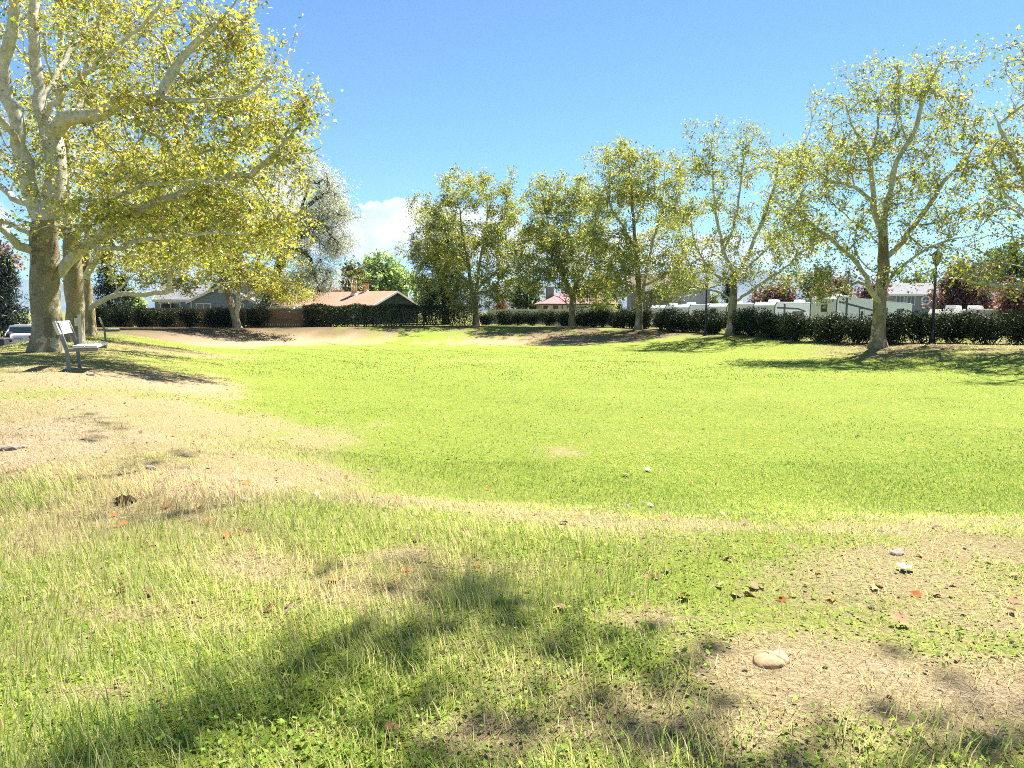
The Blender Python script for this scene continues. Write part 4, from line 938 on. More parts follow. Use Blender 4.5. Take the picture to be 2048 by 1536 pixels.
bg_tree('plum_tree', 'reddish plum tree at the right edge above the hedge', 2034, 50, 560, 36, 640, 745, PURP + [(2, (.22, .07, .06))], leaf=.17, n=110, leaves=24)
bg_tree('ash_tree', 'green leafy tree at the right edge behind the plum trees', 2000, 70, 488, 44, 600, 746, [(4, (.07, .13, .035)), (3, (.11, .18, .05)), (1.5, (.2, .25, .07))], leaf=.24, n=130)
bg_tree('olive_tree', 'grey-green tree behind the trailers left of the largest right tree', 1628, 95, 528, 34, 620, 747, [(4, (.11, .14, .075)), (3, (.16, .19, .1))], leaf=.26, n=90)
bg_tree('bushy_tree', 'green tree behind the grey house roof', 1830, 112, 545, 44, 610, 748, [(4, (.1, .16, .05)), (3, (.15, .21, .06))], leaf=.3, n=80)
bg_tree('bushy_tree', 'small yellow-green tree right of the grey house wall', 1422, 98, 585, 18, 640, 749, [(4, (.2, .23, .06)), (3, (.14, .18, .05))], leaf=.22, n=50)
bg_tree('bushy_tree', 'green tree behind the upper storey of the blue-grey house', 505, 92, 540, 40, 630, 750, G_LOC, leaf=.26, n=80)

# ------------------------------------------------------------------ houses
def shingle(name, c, c2):
    m, t = newmat(name)
    g = t.n('ShaderNodeTexCoord').outputs['Object']
    br = t.n('ShaderNodeTexBrick', i_Scale=1.0); t.put(br.inputs['Vector'], g)
    br.inputs['Brick Width'].default_value = .33; br.inputs['Row Height'].default_value = .14; br.inputs['Mortar Size'].default_value = .006
    br.inputs[1].default_value = c + (1,); br.inputs[2].default_value = c2 + (1,); br.inputs[3].default_value = tuple(x * .5 for x in c) + (1,)
    n = t.noise(g, 3, 4); cc = t.mix(t.mapr(n, .3, .7, 0, .35), br.outputs[0], tuple(x * .7 for x in c2) + (1,))
    b = t.n('ShaderNodeBsdfPrincipled', i_Roughness=.9); t.put(b.inputs['Base Color'], cc); b.inputs['Specular IOR Level'].default_value = .2
    finish(t, b.outputs[0])
shingle('red_shingle', (.42, .235, .155), (.30, .155, .10)); shingle('grey_shingle', (.22, .22, .23), (.16, .16, .175)); shingle('pink_shingle', (.33, .2, .19), (.26, .15, .145)); shingle('brown_shingle', (.16, .12, .095), (.12, .09, .075))
plain('blue_siding', (.21, .27, .33), .7, var=.06); plain('green_siding', (.085, .115, .10), .7, var=.06); plain('cream_siding', (.46, .39, .28), .7, var=.06); plain('beige_siding', (.5, .4, .26), .75, var=.06)
plain('brown_siding', (.20, .165, .12), .75, var=.06); plain('grey_siding', (.27, .27, .28), .7, var=.06); plain('warm_grey_siding', (.23, .21, .19), .75, var=.06)
plain('white_trim', (.72, .71, .68), .5, var=.05); plain('dark_trim', (.07, .05, .045), .6); plain('copper_pipe', (.55, .32, .11), .6, var=.2); plain('soot', (.03, .03, .03), .9)
plain('glass', (.02, .028, .03), .06, .8, var=.3, scale=.5); plain('blind', (.5, .5, .48), .6)

def siding(mb, a, b, z0, z1, nrm, apex=None, row=.17, cut=None):
    """lap siding between plan points a and b (local x,y); apex=(t,z) makes a gable"""
    a = np.array(a, float); b = np.array(b, float); nrm = np.array(nrm, float)
    top = apex[1] if apex else z1; z = z0
    def span(z):
        if not apex or z <= z1: return 0.0, 1.0
        f = min(1, (z - z1) / (apex[1] - z1)); return apex[0] * f, 1 - (1 - apex[0]) * f
    while z < top - .02:
        zt = min(z + row, top); s0 = span(z); s1 = span(zt)
        lo = nrm * .018; hi = nrm * .0
        def P(t, zz, o): p = a + (b - a) * t + o; return (p[0], p[1], zz)
        mb.poly([P(s0[0], z, lo), P(s0[1], z, lo), P(s1[1], zt, hi), P(s1[0], zt, hi)])
        mb.poly([P(s0[0], z, hi), P(s0[1], z, hi), P(s0[1], z, lo), P(s0[0], z, lo)])
        z = zt
def window(parent, cx, y, z0, w_, h_, nrm='-y', frame=.09, split=True, mat='white_trim', pane='glass', name='window'):
    """frame proud of the wall, pane behind; wall plane at local y (or x)"""
    def bx(mb, u0, u1, z0_, z1_, o0, o1):
        if nrm == '-y': mb.box(u0, u1, y - o1, y - o0, z0_, z1_)
        elif nrm == '+x': mb.box(y + o0, y + o1, u0, u1, z0_, z1_)
        else: mb.box(y - o1, y - o0, u0, u1, z0_, z1_)
    u0, u1 = cx - w_ / 2, cx + w_ / 2
    mb = MB(); bx(mb, u0, u1, z0, z0 + frame, .0, .07); bx(mb, u0, u1, z0 + h_ - frame, z0 + h_, .0, .07); bx(mb, u0, u0 + frame, z0 + frame, z0 + h_ - frame, .0, .069); bx(mb, u1 - frame, u1, z0 + frame, z0 + h_ - frame, .0, .069)
    if split: bx(mb, cx - frame * .4, cx + frame * .4, z0 + frame, z0 + h_ - frame, .005, .066)
    f = mb.build(name, MATS[mat], parent)
    mp = MB(); bx(mp, u0 + frame, u1 - frame, z0 + frame, z0 + h_ - frame, .02, .035); mp.build('pane', MATS[pane], f)
    return f
def gable_block(root, x0, x1, y0, y1, he, hr, wall, roof, trim='white_trim', oh=.4, axis='x', base=-.6, row=.17, th=.12):
    """walls with lap siding, two roof slopes, fascia; ridge along axis"""
    if axis == 'x':
        ym = (y0 + y1) / 2; wl = MB(); siding(wl, (x0, y0), (x1, y0), base, he, (0, -1), row=row); wl.build('wall', MATS[wall], root)
        wl = MB(); siding(wl, (x1, y1), (x0, y1), base, he, (0, 1), row=row); wl.build('wall', MATS[wall], root)
        wl = MB(); siding(wl, (x1, y0), (x1, y1), base, he, (1, 0), (.5, hr - .05), row=row); wl.build('wall', MATS[wall], root)
        wl = MB(); siding(wl, (x0, y1), (x0, y0), base, he, (-1, 0), (.5, hr - .05), row=row); wl.build('wall', MATS[wall], root)
        sl = (hr - he) / (ym - y0)
        for sgn, ye in ((-1, y0 - oh), (1, y1 + oh)):
            ze = he - oh * sl
            p = [(x0 - oh, ye, ze), (x1 + oh, ye, ze), (x1 + oh, ym, hr), (x0 - oh, ym, hr)]
            r = MB().hexa(p + [(q[0], q[1], q[2] + th) for q in p]).build('roof', MATS[roof], root)
            MB().box(x0 - oh - .02, x1 + oh + .02, ye + (-.05 if sgn < 0 else .002), ye + (-.002 if sgn < 0 else .05), ze - .12, ze + th + .01).build('fascia', MATS[trim], r)
            for xx in (x0 - oh, x1 + oh):
                MB().hexa([(xx - .03, ye, ze - .08), (xx + .03, ye, ze - .08), (xx + .03, ym, hr - .08), (xx - .03, ym, hr - .08), (xx - .03, ye, ze + th + .015), (xx + .03, ye, ze + th + .015), (xx + .03, ym, hr + th + .015), (xx - .03, ym, hr + th + .015)]).build('rake_board', MATS[trim], r)
    else:
        xm = (x0 + x1) / 2; wl = MB(); siding(wl, (x0, y0), (x1, y0), base, he, (0, -1), (.5, hr - .05), row=row); wl.build('wall', MATS[wall], root)
        wl = MB(); siding(wl, (x1, y0), (x1, y1), base, he, (1, 0), row=row); wl.build('wall', MATS[wall], root)
        wl = MB(); siding(wl, (x0, y1), (x0, y0), base, he, (-1, 0), row=row); wl.build('wall', MATS[wall], root)
        sl = (hr - he) / (xm - x0)
        for sgn, xe in ((-1, x0 - oh), (1, x1 + oh)):
            ze = he - oh * sl
            p = [(xe, y0 - oh, ze), (xm, y0 - oh, hr), (xm, y1, hr), (xe, y1, ze)]
            if sgn > 0: p = [p[1], p[0], p[3], p[2]]
            r = MB().hexa(p + [(q[0], q[1], q[2] + th) for q in p]).build('roof', MATS[roof], root)
            MB().hexa([(xe, y0 - oh - .05, ze - .14), (xm, y0 - oh - .05, hr - .14), (xm, y0 - oh - .002, hr - .14), (xe, y0 - oh - .002, ze - .14), (xe, y0 - oh - .05, ze + th + .01), (xm, y0 - oh - .05, hr + th + .01), (xm, y0 - oh - .002, hr + th + .01), (xe, y0 - oh - .002, ze + th + .01)]).build('rake_board', MATS[trim], r)
            MB().box(xe - .03, xe + .03, y0 - oh, y1, ze - .12, ze + th).build('fascia', MATS[trim], r)
def place(name, label, cat, px, D, rz, group=None, zb=None):
    x = (px - 1024) / F * D; o = empty(name, (x, D, gz(x, D) if zb is None else zb), rz); tag(o, label, cat, group); return o
def Zp(py, D, o): return CAMZ + (HOR - py) * D / F - o.location.z

# blue-grey house on the left (local x along the front, y away)
D = 72; m_ = D / F
H1 = place('house', 'blue-grey sided house with steep gables behind the left shrubs', 'house', 314, D, math.radians(10))
gable_block(H1, 0, 6.5, 0, 5.2, Zp(600, D, H1), Zp(571, D, H1), 'blue_siding', 'grey_shingle', oh=.15)
gable_block(H1, 3.6, 9.6, -1.6, 4, Zp(603, D, H1), Zp(573, D, H1), 'blue_siding', 'grey_shingle', axis='y', oh=.25)
gable_block(H1, 5.2, 8.6, 1.6, 6, Zp(566, D, H1), Zp(545, D, H1), 'blue_siding', 'grey_shingle', axis='y', oh=.2, base=2.0)
window(H1, 1.45, 0, Zp(622, D, H1), 1.9, .85); window(H1, 4.9, -1.6, Zp(623, D, H1), 1.4, .82); window(H1, 8.1, -1.6, Zp(623, D, H1), 1.2, .8)
vt = MB(); vt.ring([(.26, 0), (.26, .06), (.17, .06), (.17, .03)], 16); vent = vt.build('round_vent', MATS['white_trim'], H1, smooth=False); vent.rotation_euler = (math.pi / 2, 0, 0); vent.location = (6.55, -1.62, Zp(582, D, H1))
dp = MB(); dp.box(3.75, 3.83, -1.70, -1.63, 0, Zp(603, D, H1)); dp.build('downspout', MATS['white_trim'], H1)
# green house with the red shingle roof
D = 76
H2 = place('house', 'dark green house with a low salmon red shingle roof', 'house', 745, D, math.radians(-28))
W2 = 8.2; he = Zp(612, D, H2); hr = Zp(584, D + 2.5, H2)
gable_block(H2, -15.6, 0, 0, W2, he, hr, 'green_siding', 'red_shingle', trim='white_trim', oh=.3)
window(H2, -10.1, 0, he - 1.55, 1.0, 1.25, split=False); window(H2, -6.9, 0, he - 1.25, 2.0, 1.0, pane='blind'); window(H2, -2.9, 0, he - 1.2, 1.6, .95)
MB().box(-.03 + .0, .05, W2 / 2 - .18, W2 / 2 + .18, hr - 1.0, hr - .55).build('gable_vent', MATS['green_siding'], H2)
for (ux, uy, rr, hh_, nm) in ((-4.9, 3.1, .33, 2.0, 'chimney'), (-4.2, 4.3, .26, 1.3, 'chimney')):
    zr = he + (hr - he) * min(uy, W2 - uy) / (W2 / 2)
    c = MB().ring([(rr, zr - .3), (rr, zr + hh_ - .18)], 14, ux, uy).build(nm, MATS['copper_pipe'], H2); MB().ring([(rr * 1.12, zr + hh_ - .178), (rr * 1.12, zr + hh_ - .05), (rr * .8, zr + hh_)], 14, ux, uy).build('cap', MATS['soot'], c); MB().ring([(rr * 1.5, zr + .02), (rr * 1.1, zr + .3)], 14, ux, uy).build('flashing', MATS['white_trim'], c)
D = 92
H2b = place('house', 'beige gable peeking over the salmon red roof', 'house', 655, D, math.radians(4)); gable_block(H2b, -4.6, 4.6, 0, 8, Zp(592, D, H2b), Zp(573, D, H2b), 'beige_siding', 'red_shingle', axis='y')
# little cream house, pink hip roof
D = 80
H3 = place('house', 'small cream house with a dusty pink hip roof', 'house', 1083, D, math.radians(6))
he = Zp(606, D, H3); hr = Zp(586, D + 2, H3); W3, L3 = 5.0, 8.4; oh = .35
for (a, b_, nr) in (((0, 0), (L3, 0), (0, -1)), ((L3, 0), (L3, W3), (1, 0)), ((L3, W3), (0, W3), (0, 1)), ((0, W3), (0, 0), (-1, 0))):
    wl = MB(); siding(wl, a, b_, -.5, he, nr, row=.2); wl.build('wall', MATS['cream_siding'], H3)
rf = MB(); e = [(-oh, -oh, he - .12), (L3 + oh, -oh, he - .12), (L3 + oh, W3 + oh, he - .12), (-oh, W3 + oh, he - .12)]; r0, r1 = (W3 / 2, W3 / 2, hr), (L3 - W3 / 2, W3 / 2, hr)
rf.poly([e[0], e[1], r1, r0]).poly([e[1], e[2], r1]).poly([e[2], e[3], r0, r1]).poly([e[3], e[0], r0]).poly([e[3], e[2], e[1], e[0]]); rfo = rf.build('roof', MATS['pink_shingle'], H3)
MB().box(-oh - .03, L3 + oh + .03, -oh - .05, -oh - .002, he - .24, he - .08).build('fascia', MATS['dark_trim'], rfo)
for cx, w_ in ((.45, .55), (1.55, .55), (3.15, .65), (6.4, .7)): window(H3, cx, 0, he - 1.5, w_, 1.2, split=True, mat='dark_trim', frame=.07)
MB().box(2.25, 2.33, -.1, -.03, 0, he - .15).build('downspout', MATS['dark_trim'], H3)
MB().box(.9, 1.7, 2.2, 3.0, he, hr + .7).build('chimney', MATS['warm_grey_siding'], H3)
# brown and grey two-storey house
D = 92
H4 = place('house', 'tall brown and grey two-storey house behind the first trailers', 'house', 1262, D, math.radians(-4), zb=-1.6)
gable_block(H4, 0, 6.2, 0, 7, Zp(578, D, H4), Zp(549, D, H4), 'warm_grey_siding', 'brown_shingle', oh=.35)
gable_block(H4, 2.4, 5.9, -1.0, 4, Zp(576, D, H4), Zp(560, D, H4), 'brown_siding', 'brown_shingle', axis='y', oh=.25)
window(H4, 3.35, -1.0, Zp(601, D, H4), .9, .85, frame=.1)
wl = MB(); siding(wl, (5.9, -.5), (9.7, .1), -.5, Zp(577, D, H4), (.15, -1), row=.2); siding(wl, (9.7, .1), (9.7, 6), -.5, Zp(577, D, H4), (1, 0), row=.2); wl.build('wall', MATS['grey_siding'], H4)
MB().hexa([(5.8, -.8, Zp(577, D, H4)), (10, -.2, Zp(577, D, H4)), (10, 6, Zp(577, D, H4) + .1), (5.8, 6, Zp(577, D, H4) + .1), (5.8, -.8, Zp(577, D, H4) + .14), (10, -.2, Zp(577, D, H4) + .14), (8.6, 4, Zp(556, D, H4)), (6.2, 4, Zp(556, D, H4))]).build('roof', MATS['brown_shingle'], H4)
# grey house with the octagon window
D = 96
H5 = place('house', 'pale grey house with a white octagonal window right of the big trunk', 'house', 1779, D, math.radians(-3), zb=-1.4)
he = Zp(588, D, H5); hr = Zp(568, D + 3, H5)
gable_block(H5, 0, 12, 0, 7, he, hr, 'grey_siding', 'grey_shingle', oh=.45)
window(H5, 1.0, 0, he - 1.5, 1.1, 1.25); window(H5, 2.4, 0, he - 1.5, 1.1, 1.25); window(H5, 6.3, 0, he - 1.45, 1.5, 1.2)
oc = MB()
for k in range(8):
    a0, a1 = math.pi / 8 + k * math.pi / 4, math.pi / 8 + (k + 1) * math.pi / 4
    def q(a, r, y): return (4.3 + r * math.cos(a), y, he - .85 + r * math.sin(a))
    oc.hexa([q(a0, .45, -.003), q(a1, .45, -.003), q(a1, .68, -.003), q(a0, .68, -.003), q(a0, .45, -.09), q(a1, .45, -.09), q(a1, .68, -.09), q(a0, .68, -.09)])
oc.box(4.27, 4.33, -.06, -.045, he - 1.3, he - .4); oc.box(3.85, 4.75, -.062, -.05, he - .88, he - .82)
ow = oc.build('window', MATS['white_trim'], H5); ow['label'] = 'white octagonal window'
MB().prism([(4.3 + .44 * math.cos(math.pi / 8 + k * math.pi / 4), he - .85 + .44 * math.sin(math.pi / 8 + k * math.pi / 4)) for k in range(8)], 'y', -.04, -.03).build('pane', MATS['glass'], ow)
gable_block(H5, 5.2, 9.5, -2.2, 0, he - 2.2, he - .9, 'cream_siding', 'grey_shingle', axis='y', oh=.2)
D = 74
H6 = place('house', 'low mauve roof half hidden between the plum trees', 'house', 1968, D, math.radians(-10)); gable_block(H6, 0, 6, 0, 6, Zp(617, D, H6), Zp(602, D, H6), 'warm_grey_siding', 'pink_shingle')

# ------------------------------------------------------------------ fences
def boards(name, label, a, b, h, mat, group=None, wd=.145, gap=.008, rails=True, top_jit=.02, seed=1, cat='fence'):
    rg = np.random.default_rng(seed); a = np.array(a, float); b = np.array(b, float); L = np.linalg.norm(b - a); d = (b - a) / L; ang = math.atan2(d[1], d[0])
    root = empty(name, (a[0], a[1], gz(*a)), ang); tag(root, label, cat, group)
    n = int(L / (wd + gap)); me = None
    if rails:
        for zz in (.35, h - .35): MB().box(0, L, .02, .06, zz, zz + .09).build('rail', MATS[mat], root)
        for k in range(int(L / 2.4) + 1): MB().box(k * 2.4 - .045, k * 2.4 + .045, .061, .15, -.2, h - .1).build('post', MATS[mat], root)
    for k in range(n):
        p = a + d * (k * (wd + gap)); z = gz(*p) - root.location.z
        if me is None: o = MB().prism([(0, 0), (wd, 0), (wd, h - .05), (wd - .03, h), (.03, h), (0, h - .05)], 'y', 0, .018).build('board', MATS[mat], root); me = o.data
        else: o = bpy.data.objects.new('board', me); COL.objects.link(o); o.parent = root
        o.location = (k * (wd + gap), rg.normal() * .004, z + rg.normal() * top_jit - .03)
    return root
plain('cedar_board', (.30, .185, .11), .85, .15, var=.35, scale=2.5, bump=.3); plain('vinyl', (.62, .62, .6), .5, var=.05)
boards('board_fence', 'weathered brown board fence between the shrubs and the clipped hedge', (-23.4, 64.2), (-16.2, 65.6), 1.62, 'cedar_board')
boards('board_fence', 'dark brown board fence at the left end of the far shrubs', (-38.6, 65.4), (-33.5, 64.6), 1.5, 'cedar_board', seed=2)
boards('board_fence', 'brown board fence glimpsed behind the blue-grey house shrubs', (-33.4, 64.7), (-23.5, 64.3), 1.7, 'cedar_board', seed=3)
vf = empty('vinyl_fence', (-2.5, 76.2, gz(-2.5, 76.2)), math.radians(-9)); tag(vf, 'white vinyl fence behind the shrubs near the cream house', 'fence')
for k in range(8): MB().box(k * 2.1 + .07, k * 2.1 + 2.03, .03, .06, .05, 1.6).build('panel', MATS['vinyl'], vf); MB().box(k * 2.1 - .065, k * 2.1 + .065, -.02, .11, -.3, 1.75).build('post', MATS['vinyl'], vf)

# ------------------------------------------------------------------ travel trailers parked in echelon
plain('rv_white', (.82, .82, .80), .3, .5, var=.04); plain('rv_beige', (.6, .54, .46), .35, .5, var=.05); plain('rv_grey', (.7, .71, .7), .35, .5, var=.05); plain('rv_dark', (.035, .035, .04), .35, .5); plain('rubber', (.02, .02, .02), .8)
def trailer(label, px, D, top_py, length, end_mat='rv_white', side_mat='rv_white', fifth=False, door=None, wins=(), end_win=None, mark=None, ac=(2.2,), stripes=True, dots=True, drop=0.0):
    x = (px - 1024) / F * D; zb = gz(x, D); root = empty('travel_trailer', (x, D, zb), math.radians(33)); tag(root, label, 'trailer', 'travel trailers beyond the right hedge')
    H = CAMZ + (HOR - top_py) * D / F - zb; W = 2.45; f0 = .55
    # body: local x along the side, y across, the end faces -x
    prof = [(0.25, f0), (length, f0), (length, H - .25 - drop), (length - .15, H - drop)] + ([(2.9, H - drop * .35), (2.7, H)] if drop else []) + [(.35, H), (.08, H - .3), (0, H - .9), (0, f0 + .3)]
    MB().prism(prof, 'y', .004, W - .004).build('body', MATS[side_mat], root, bevel=.03)
    # end cap panel follows the end profile
    ep = [(.25, f0), (0, f0 + .3), (0, H - .9), (.08, H - .3), (.35, H)]
    c = MB()
    for k in range(len(ep) - 1):
        (x0, z0), (x1, z1) = ep[k], ep[k + 1]; c.hexa([(x0 - .03, .05, z0), (x0 - .005, .05, z0), (x0 - .005, W - .05, z0), (x0 - .03, W - .05, z0), (x1 - .03, .05, z1), (x1 - .005, .05, z1), (x1 - .005, W - .05, z1), (x1 - .03, W - .05, z1)])
    cap = c.build('front_cap', MATS[end_mat], root)
    for yy in (-.012, W - .045): # corner trims
        c = MB(); c.bar((-.03, yy + .03, f0 + .3), (-.03, yy + .03, H - .9), .05, .06); c.bar((-.03, yy + .03, H - .9), (.05, yy + .03, H - .3), .05, .06); c.bar((.05, yy + .03, H - .3), (.33, yy + .03, H), .05, .06); c.build('corner_trim', MATS['rv_dark'], cap)
    MB().hexa([(.3, -.035, H - .12), (length, -.035, H - .12 - drop), (length, -.004, H - .12 - drop), (.3, -.004, H - .12), (.3, -.035, H - .03), (length, -.035, H - .03 - drop), (length, -.004, H - .03 - drop), (.3, -.004, H - .03)]).build('roof_rail', MATS['rv_grey'], root)
    if end_win: MB().box(-.06, -.031, W * end_win[0], W * end_win[0] + end_win[2], H - end_win[1], H - end_win[1] + .6).build('window', MATS['rv_dark'], root)
    if dots:
        for k in range(3): MB().box(-.05, -.031, W / 2 - .26 + k * .2, W / 2 - .14 + k * .2, H - .62, H - .52).build('marker_light', MATS['rv_dark'], cap)
    if stripes:
        MB().prism([(.3, H - .45), (length * .45, H - .55 - drop), (length * .6, H - .8 - drop), (length * .6, H - .92 - drop), (length * .44, H - .68 - drop), (.3, H - .6)], 'y', -.018, -.003).build('stripe', MATS['rv_dark'], root)
        MB().box(1.25, 1.5, -.02, -.003, f0 + .4, H - .18).build('awning_arm', MATS['rv_dark'], root)
    for (wx, ww, wz, wh) in wins: w0 = MB().box(wx, wx + ww, -.03, -.003, H - wz, H - wz + wh).build('window', MATS['rv_dark'], root); MB().box(wx + .06, wx + ww - .06, -.038, -.031, H - wz + .06, H - wz + wh - .06).build('pane', MATS['glass'], w0)
    if door is not None:
        d0 = MB().box(door, door + .72, -.03, -.003, f0, H - .45 - drop).build('door', MATS['rv_dark'], root); MB().box(door + .07, door + .65, -.042, -.031, f0 + .08, H - .52 - drop).build('door_panel', MATS['rv_white'], d0); MB().box(door + .2, door + .52, -.055, -.043, H - 1.35 - drop, H - .7 - drop).build('pane', MATS['glass'], d0)
    for a in ac: h_ = H - drop * max(0, min(1, a / length)); MB().prism([(a, h_ - .1), (a + .9, h_ - .1), (a + .8, h_ + .22), (a + .1, h_ + .26)], 'y', W / 2 - .35, W / 2 + .35).build('air_conditioner', MATS['rv_white'], root, bevel=.03)
    h_ = H - drop * .6; MB().prism([(1.2 + length * .45, h_ - .08), (1.7 + length * .45, h_ - .08), (1.6 + length * .45, h_ + .14), (1.3 + length * .45, h_ + .14)], 'y', W / 2 - .2, W / 2 + .2).build('roof_vent', MATS['rv_grey'], root)
    for wx in (length * .55, length * .55 + .85):
        for yy in (.12, W - .12):
            wh = MB().ring([(.3, -.1), (.34, -.07), (.34, .07), (.3, .1)], 16).build('wheel', MATS['rubber'], root); wh.rotation_euler = (math.pi / 2, 0, 0); wh.location = (wx, yy, .34)
    MB().prism([(-.9, .5), (.3, .5), (.3, .62), (-.9, .58)], 'y', W / 2 - .12, W / 2 + .12).build('tow_bar', MATS['rv_dark'], root)
    if mark == 'bird':   # swooping dark bird emblem above a thin line of lettering
        b = MB(); yc = W * .5; zc = H - 1.05
        def Q(u, v): return (-.047, yc - u, zc + v)
        def poly(pts): b.prism([(p[1], p[2]) for p in [Q(*q) for q in pts]], 'x', -.055, -.034)
        poly([(-.28, .0), (-.1, .02), (.1, -.02), (.4, -.1), (.15, -.1), (-.12, -.07)]); poly([(-.1, .02), (-.16, .2), (-.1, .28), (-.06, .1), (.02, .0)]); poly([(-.02, .02), (.0, .2), (.07, .24), (.06, .06), (.1, -.02)]); poly([(-.3, -.2), (.3, -.17), (.3, -.21), (-.3, -.24)])
        b.build('emblem', MATS['rv_dark'], cap)
    if mark == 'script':
        b = MB(); rg = random.Random(4); yc = W * .5; zc = H - 1.05
        for k in range(6):
            y0 = yc + .5 - k * .19; b.prism([(y0, zc - .12), (y0 - .05, zc - .12), (y0 - .16, zc + .1), (y0 - .1, zc + .1 + .04 * rg.random())], 'x', -.05, -.034)
        b.prism([(yc + .6, zc - .2), (yc - .7, zc - .16), (yc - .7, zc - .19), (yc + .6, zc - .23)], 'x', -.05, -.034); b.build('emblem', MATS['rv_dark'], cap)
    return root
trailer('large white fifth-wheel trailer with a side door behind the biggest right trunk', 1670, 60, 591, 11.5, 'rv_grey', door=3.2, wins=((6.2, 1.3, 1.6, .55), (9.0, 1.0, 1.6, .5)), end_win=(.35, 1.35, .55), ac=(1.2, 7.6), drop=.6)
trailer('white and grey trailer with dark script lettering on its front', 1547, 66, 604, 7.5, 'rv_grey', wins=((2.6, 1.6, 1.35, .5),), mark='script', ac=(1.0, 4.8))
trailer('beige sided trailer with a white front and a small dark window', 1451, 72, 607, 7.5, 'rv_white', 'rv_beige', end_win=(.55, 1.1, .7), stripes=False, dots=False, wins=((3.6, .9, 1.3, .5),), ac=(2.6,))
trailer('low white trailer with a dark roof unit beside the middle lamp post', 1376, 78, 609, 6.5, 'rv_grey', wins=((.9, 2.6, 1.2, .5),), ac=(1.2,), stripes=False)
trailer('white trailer with a dark bird emblem on its front', 1328, 84, 610, 6.5, 'rv_white', mark='bird', dots=False, ac=(2.2,), wins=((2.2, .9, 1.3, .5),))
tr6 = trailer('pale motorhome roof with a white air conditioner right of the right lamp', 1925, 48, 618, 7.0, 'rv_beige', 'rv_beige', ac=(.6, 3.6), stripes=False, dots=False, wins=((3, 1, 1.2, .5),))

# ------------------------------------------------------------------ lamp posts
plain('black_iron', (.012, .012, .014), .4, .5, var=.2)
m, t = newmat('lamp_glass'); pb = t.n('ShaderNodeBsdfPrincipled', i_Roughness=.25); pb.inputs['Base Color'].default_value = (.55, .53, .48, 1); pb.inputs['Transmission Weight'].default_value = .5; finish(t, pb.outputs[0])
def lamp_post(label, px, D, top_py):
    x = (px - 1024) / F * D; zb = gz(x, D); H = CAMZ + (HOR - top_py) * D / F - zb
    root = empty('lamp_post', (x, D, zb - .03)); tag(root, label, 'lamp post', 'black lamp posts behind the field')
    h = H - .62
    MB().ring([(.16, 0), (.16, .06), (.12, .1), (.105, .45), (.085, .55), (.06, .62), (.055, h * .6), (.045, h - .08), (.075, h - .05), (.06, h)], 14).build('pole', MATS['black_iron'], root, smooth=True)
    ln = MB().ring([(.10, h), (.17, h + .36)], 4, cap=True).build('lantern_glass', MATS['lamp_glass'], root); ln.rotation_euler = (0, 0, math.pi / 4)
    fr = MB()
    for k in range(4):
        a = k * math.pi / 2 + math.pi / 4; fr.bar((.10 * math.cos(a), .10 * math.sin(a), h), (.175 * math.cos(a), .175 * math.sin(a), h + .37), .022, .022)
    fr.ring([(.115, h - .02), (.115, h + .02)], 4, 0, 0); fr.build('lantern_frame', MATS['black_iron'], root).rotation_euler = (0, 0, 0)
    rf = MB().ring([(.26, h + .36), (.25, h + .39), (.14, h + .5), (.05, h + .56), (.02, h + .6), (.02, h + .66)], 4).build('lantern_roof', MATS['black_iron'], root); rf.rotation_euler = (0, 0, math.pi / 4)
    return root
lamp_post('black lantern post nearest the camera, right of the largest tree', 1863, 31.4, 500)
lamp_post('black lantern post in the middle beside the wide leaning tree', 1410, 47.5, 553)
lamp_post('small distant black lamp post right of the many-stemmed tree', 1191, 67.5, 586)

# ------------------------------------------------------------------ benches, utility post, car, bin
plain('bench_board', (.52, .53, .50), .55, .35, var=.1, scale=3, bump=.15); plain('bench_steel', (.17, .18, .19), .5, .5, var=.2, scale=12); plain('post_white', (.62, .61, .58), .5, var=.05)
def bench(label, x, y, rz, L=1.75):
    """faces local +x, length along local y"""
    root = empty('park_bench', (x, y, gz(x, y) - .02), rz); tag(root, label, 'bench', 'park benches on the left ridge')
    for yy in (.16, L - .16):
        MB().bar((0, yy, -.1), (-.02, yy, .44), .06, .07).bar((-.02, yy, .43), (-.16, yy, .93), .06, .07).build('back_leg', MATS['bench_steel'], root)
        MB().bar((-.02, yy, .415), (.5, yy, .43), .05, .055).build('seat_support', MATS['bench_steel'], root)
    for k in range(2): s_ = MB().box(.10 + k * .205, .295 + k * .205, 0, L, .462, .51); s_.build('seat_board', MATS['bench_board'], root, bevel=.006)
    def bp(s_, o): return (-.075 - .15 * s_ + o * .96, s_ * .5 + .52 + o * .27)
    p0, p1, p2, p3 = bp(.38, .0), bp(.38, .055), bp(.86, .055), bp(.86, .0)
    MB().prism([p0, p1, p2, p3], 'y', 0, L).build('back_board', MATS['bench_board'], root, bevel=.006)
    return root
bench('weathered white park bench nearest the camera in front of the big trunk', -8.30, 13.5, math.radians(22), 1.45)
bench('second weathered bench farther along the left ridge', -16.0, 28.6, math.radians(30), 1.5)
x, y = (162 - 1024) / F * 20.0, 20.0
po = empty('utility_post', (x, y, gz(x, y) - .05), math.radians(30)); tag(po, 'slim white utility post with a small box behind the near bench', 'post')
MB().box(-.042, .042, -.042, .042, 0, 1.07).build('post', MATS['post_white'], po, bevel=.006); MB().box(-.12, -.044, -.05, .04, .76, .97).build('junction_box', MATS['post_white'], po, bevel=.008); MB().box(-.06, -.044, -.02, .01, .05, .76).build('conduit', MATS['bench_steel'], po)
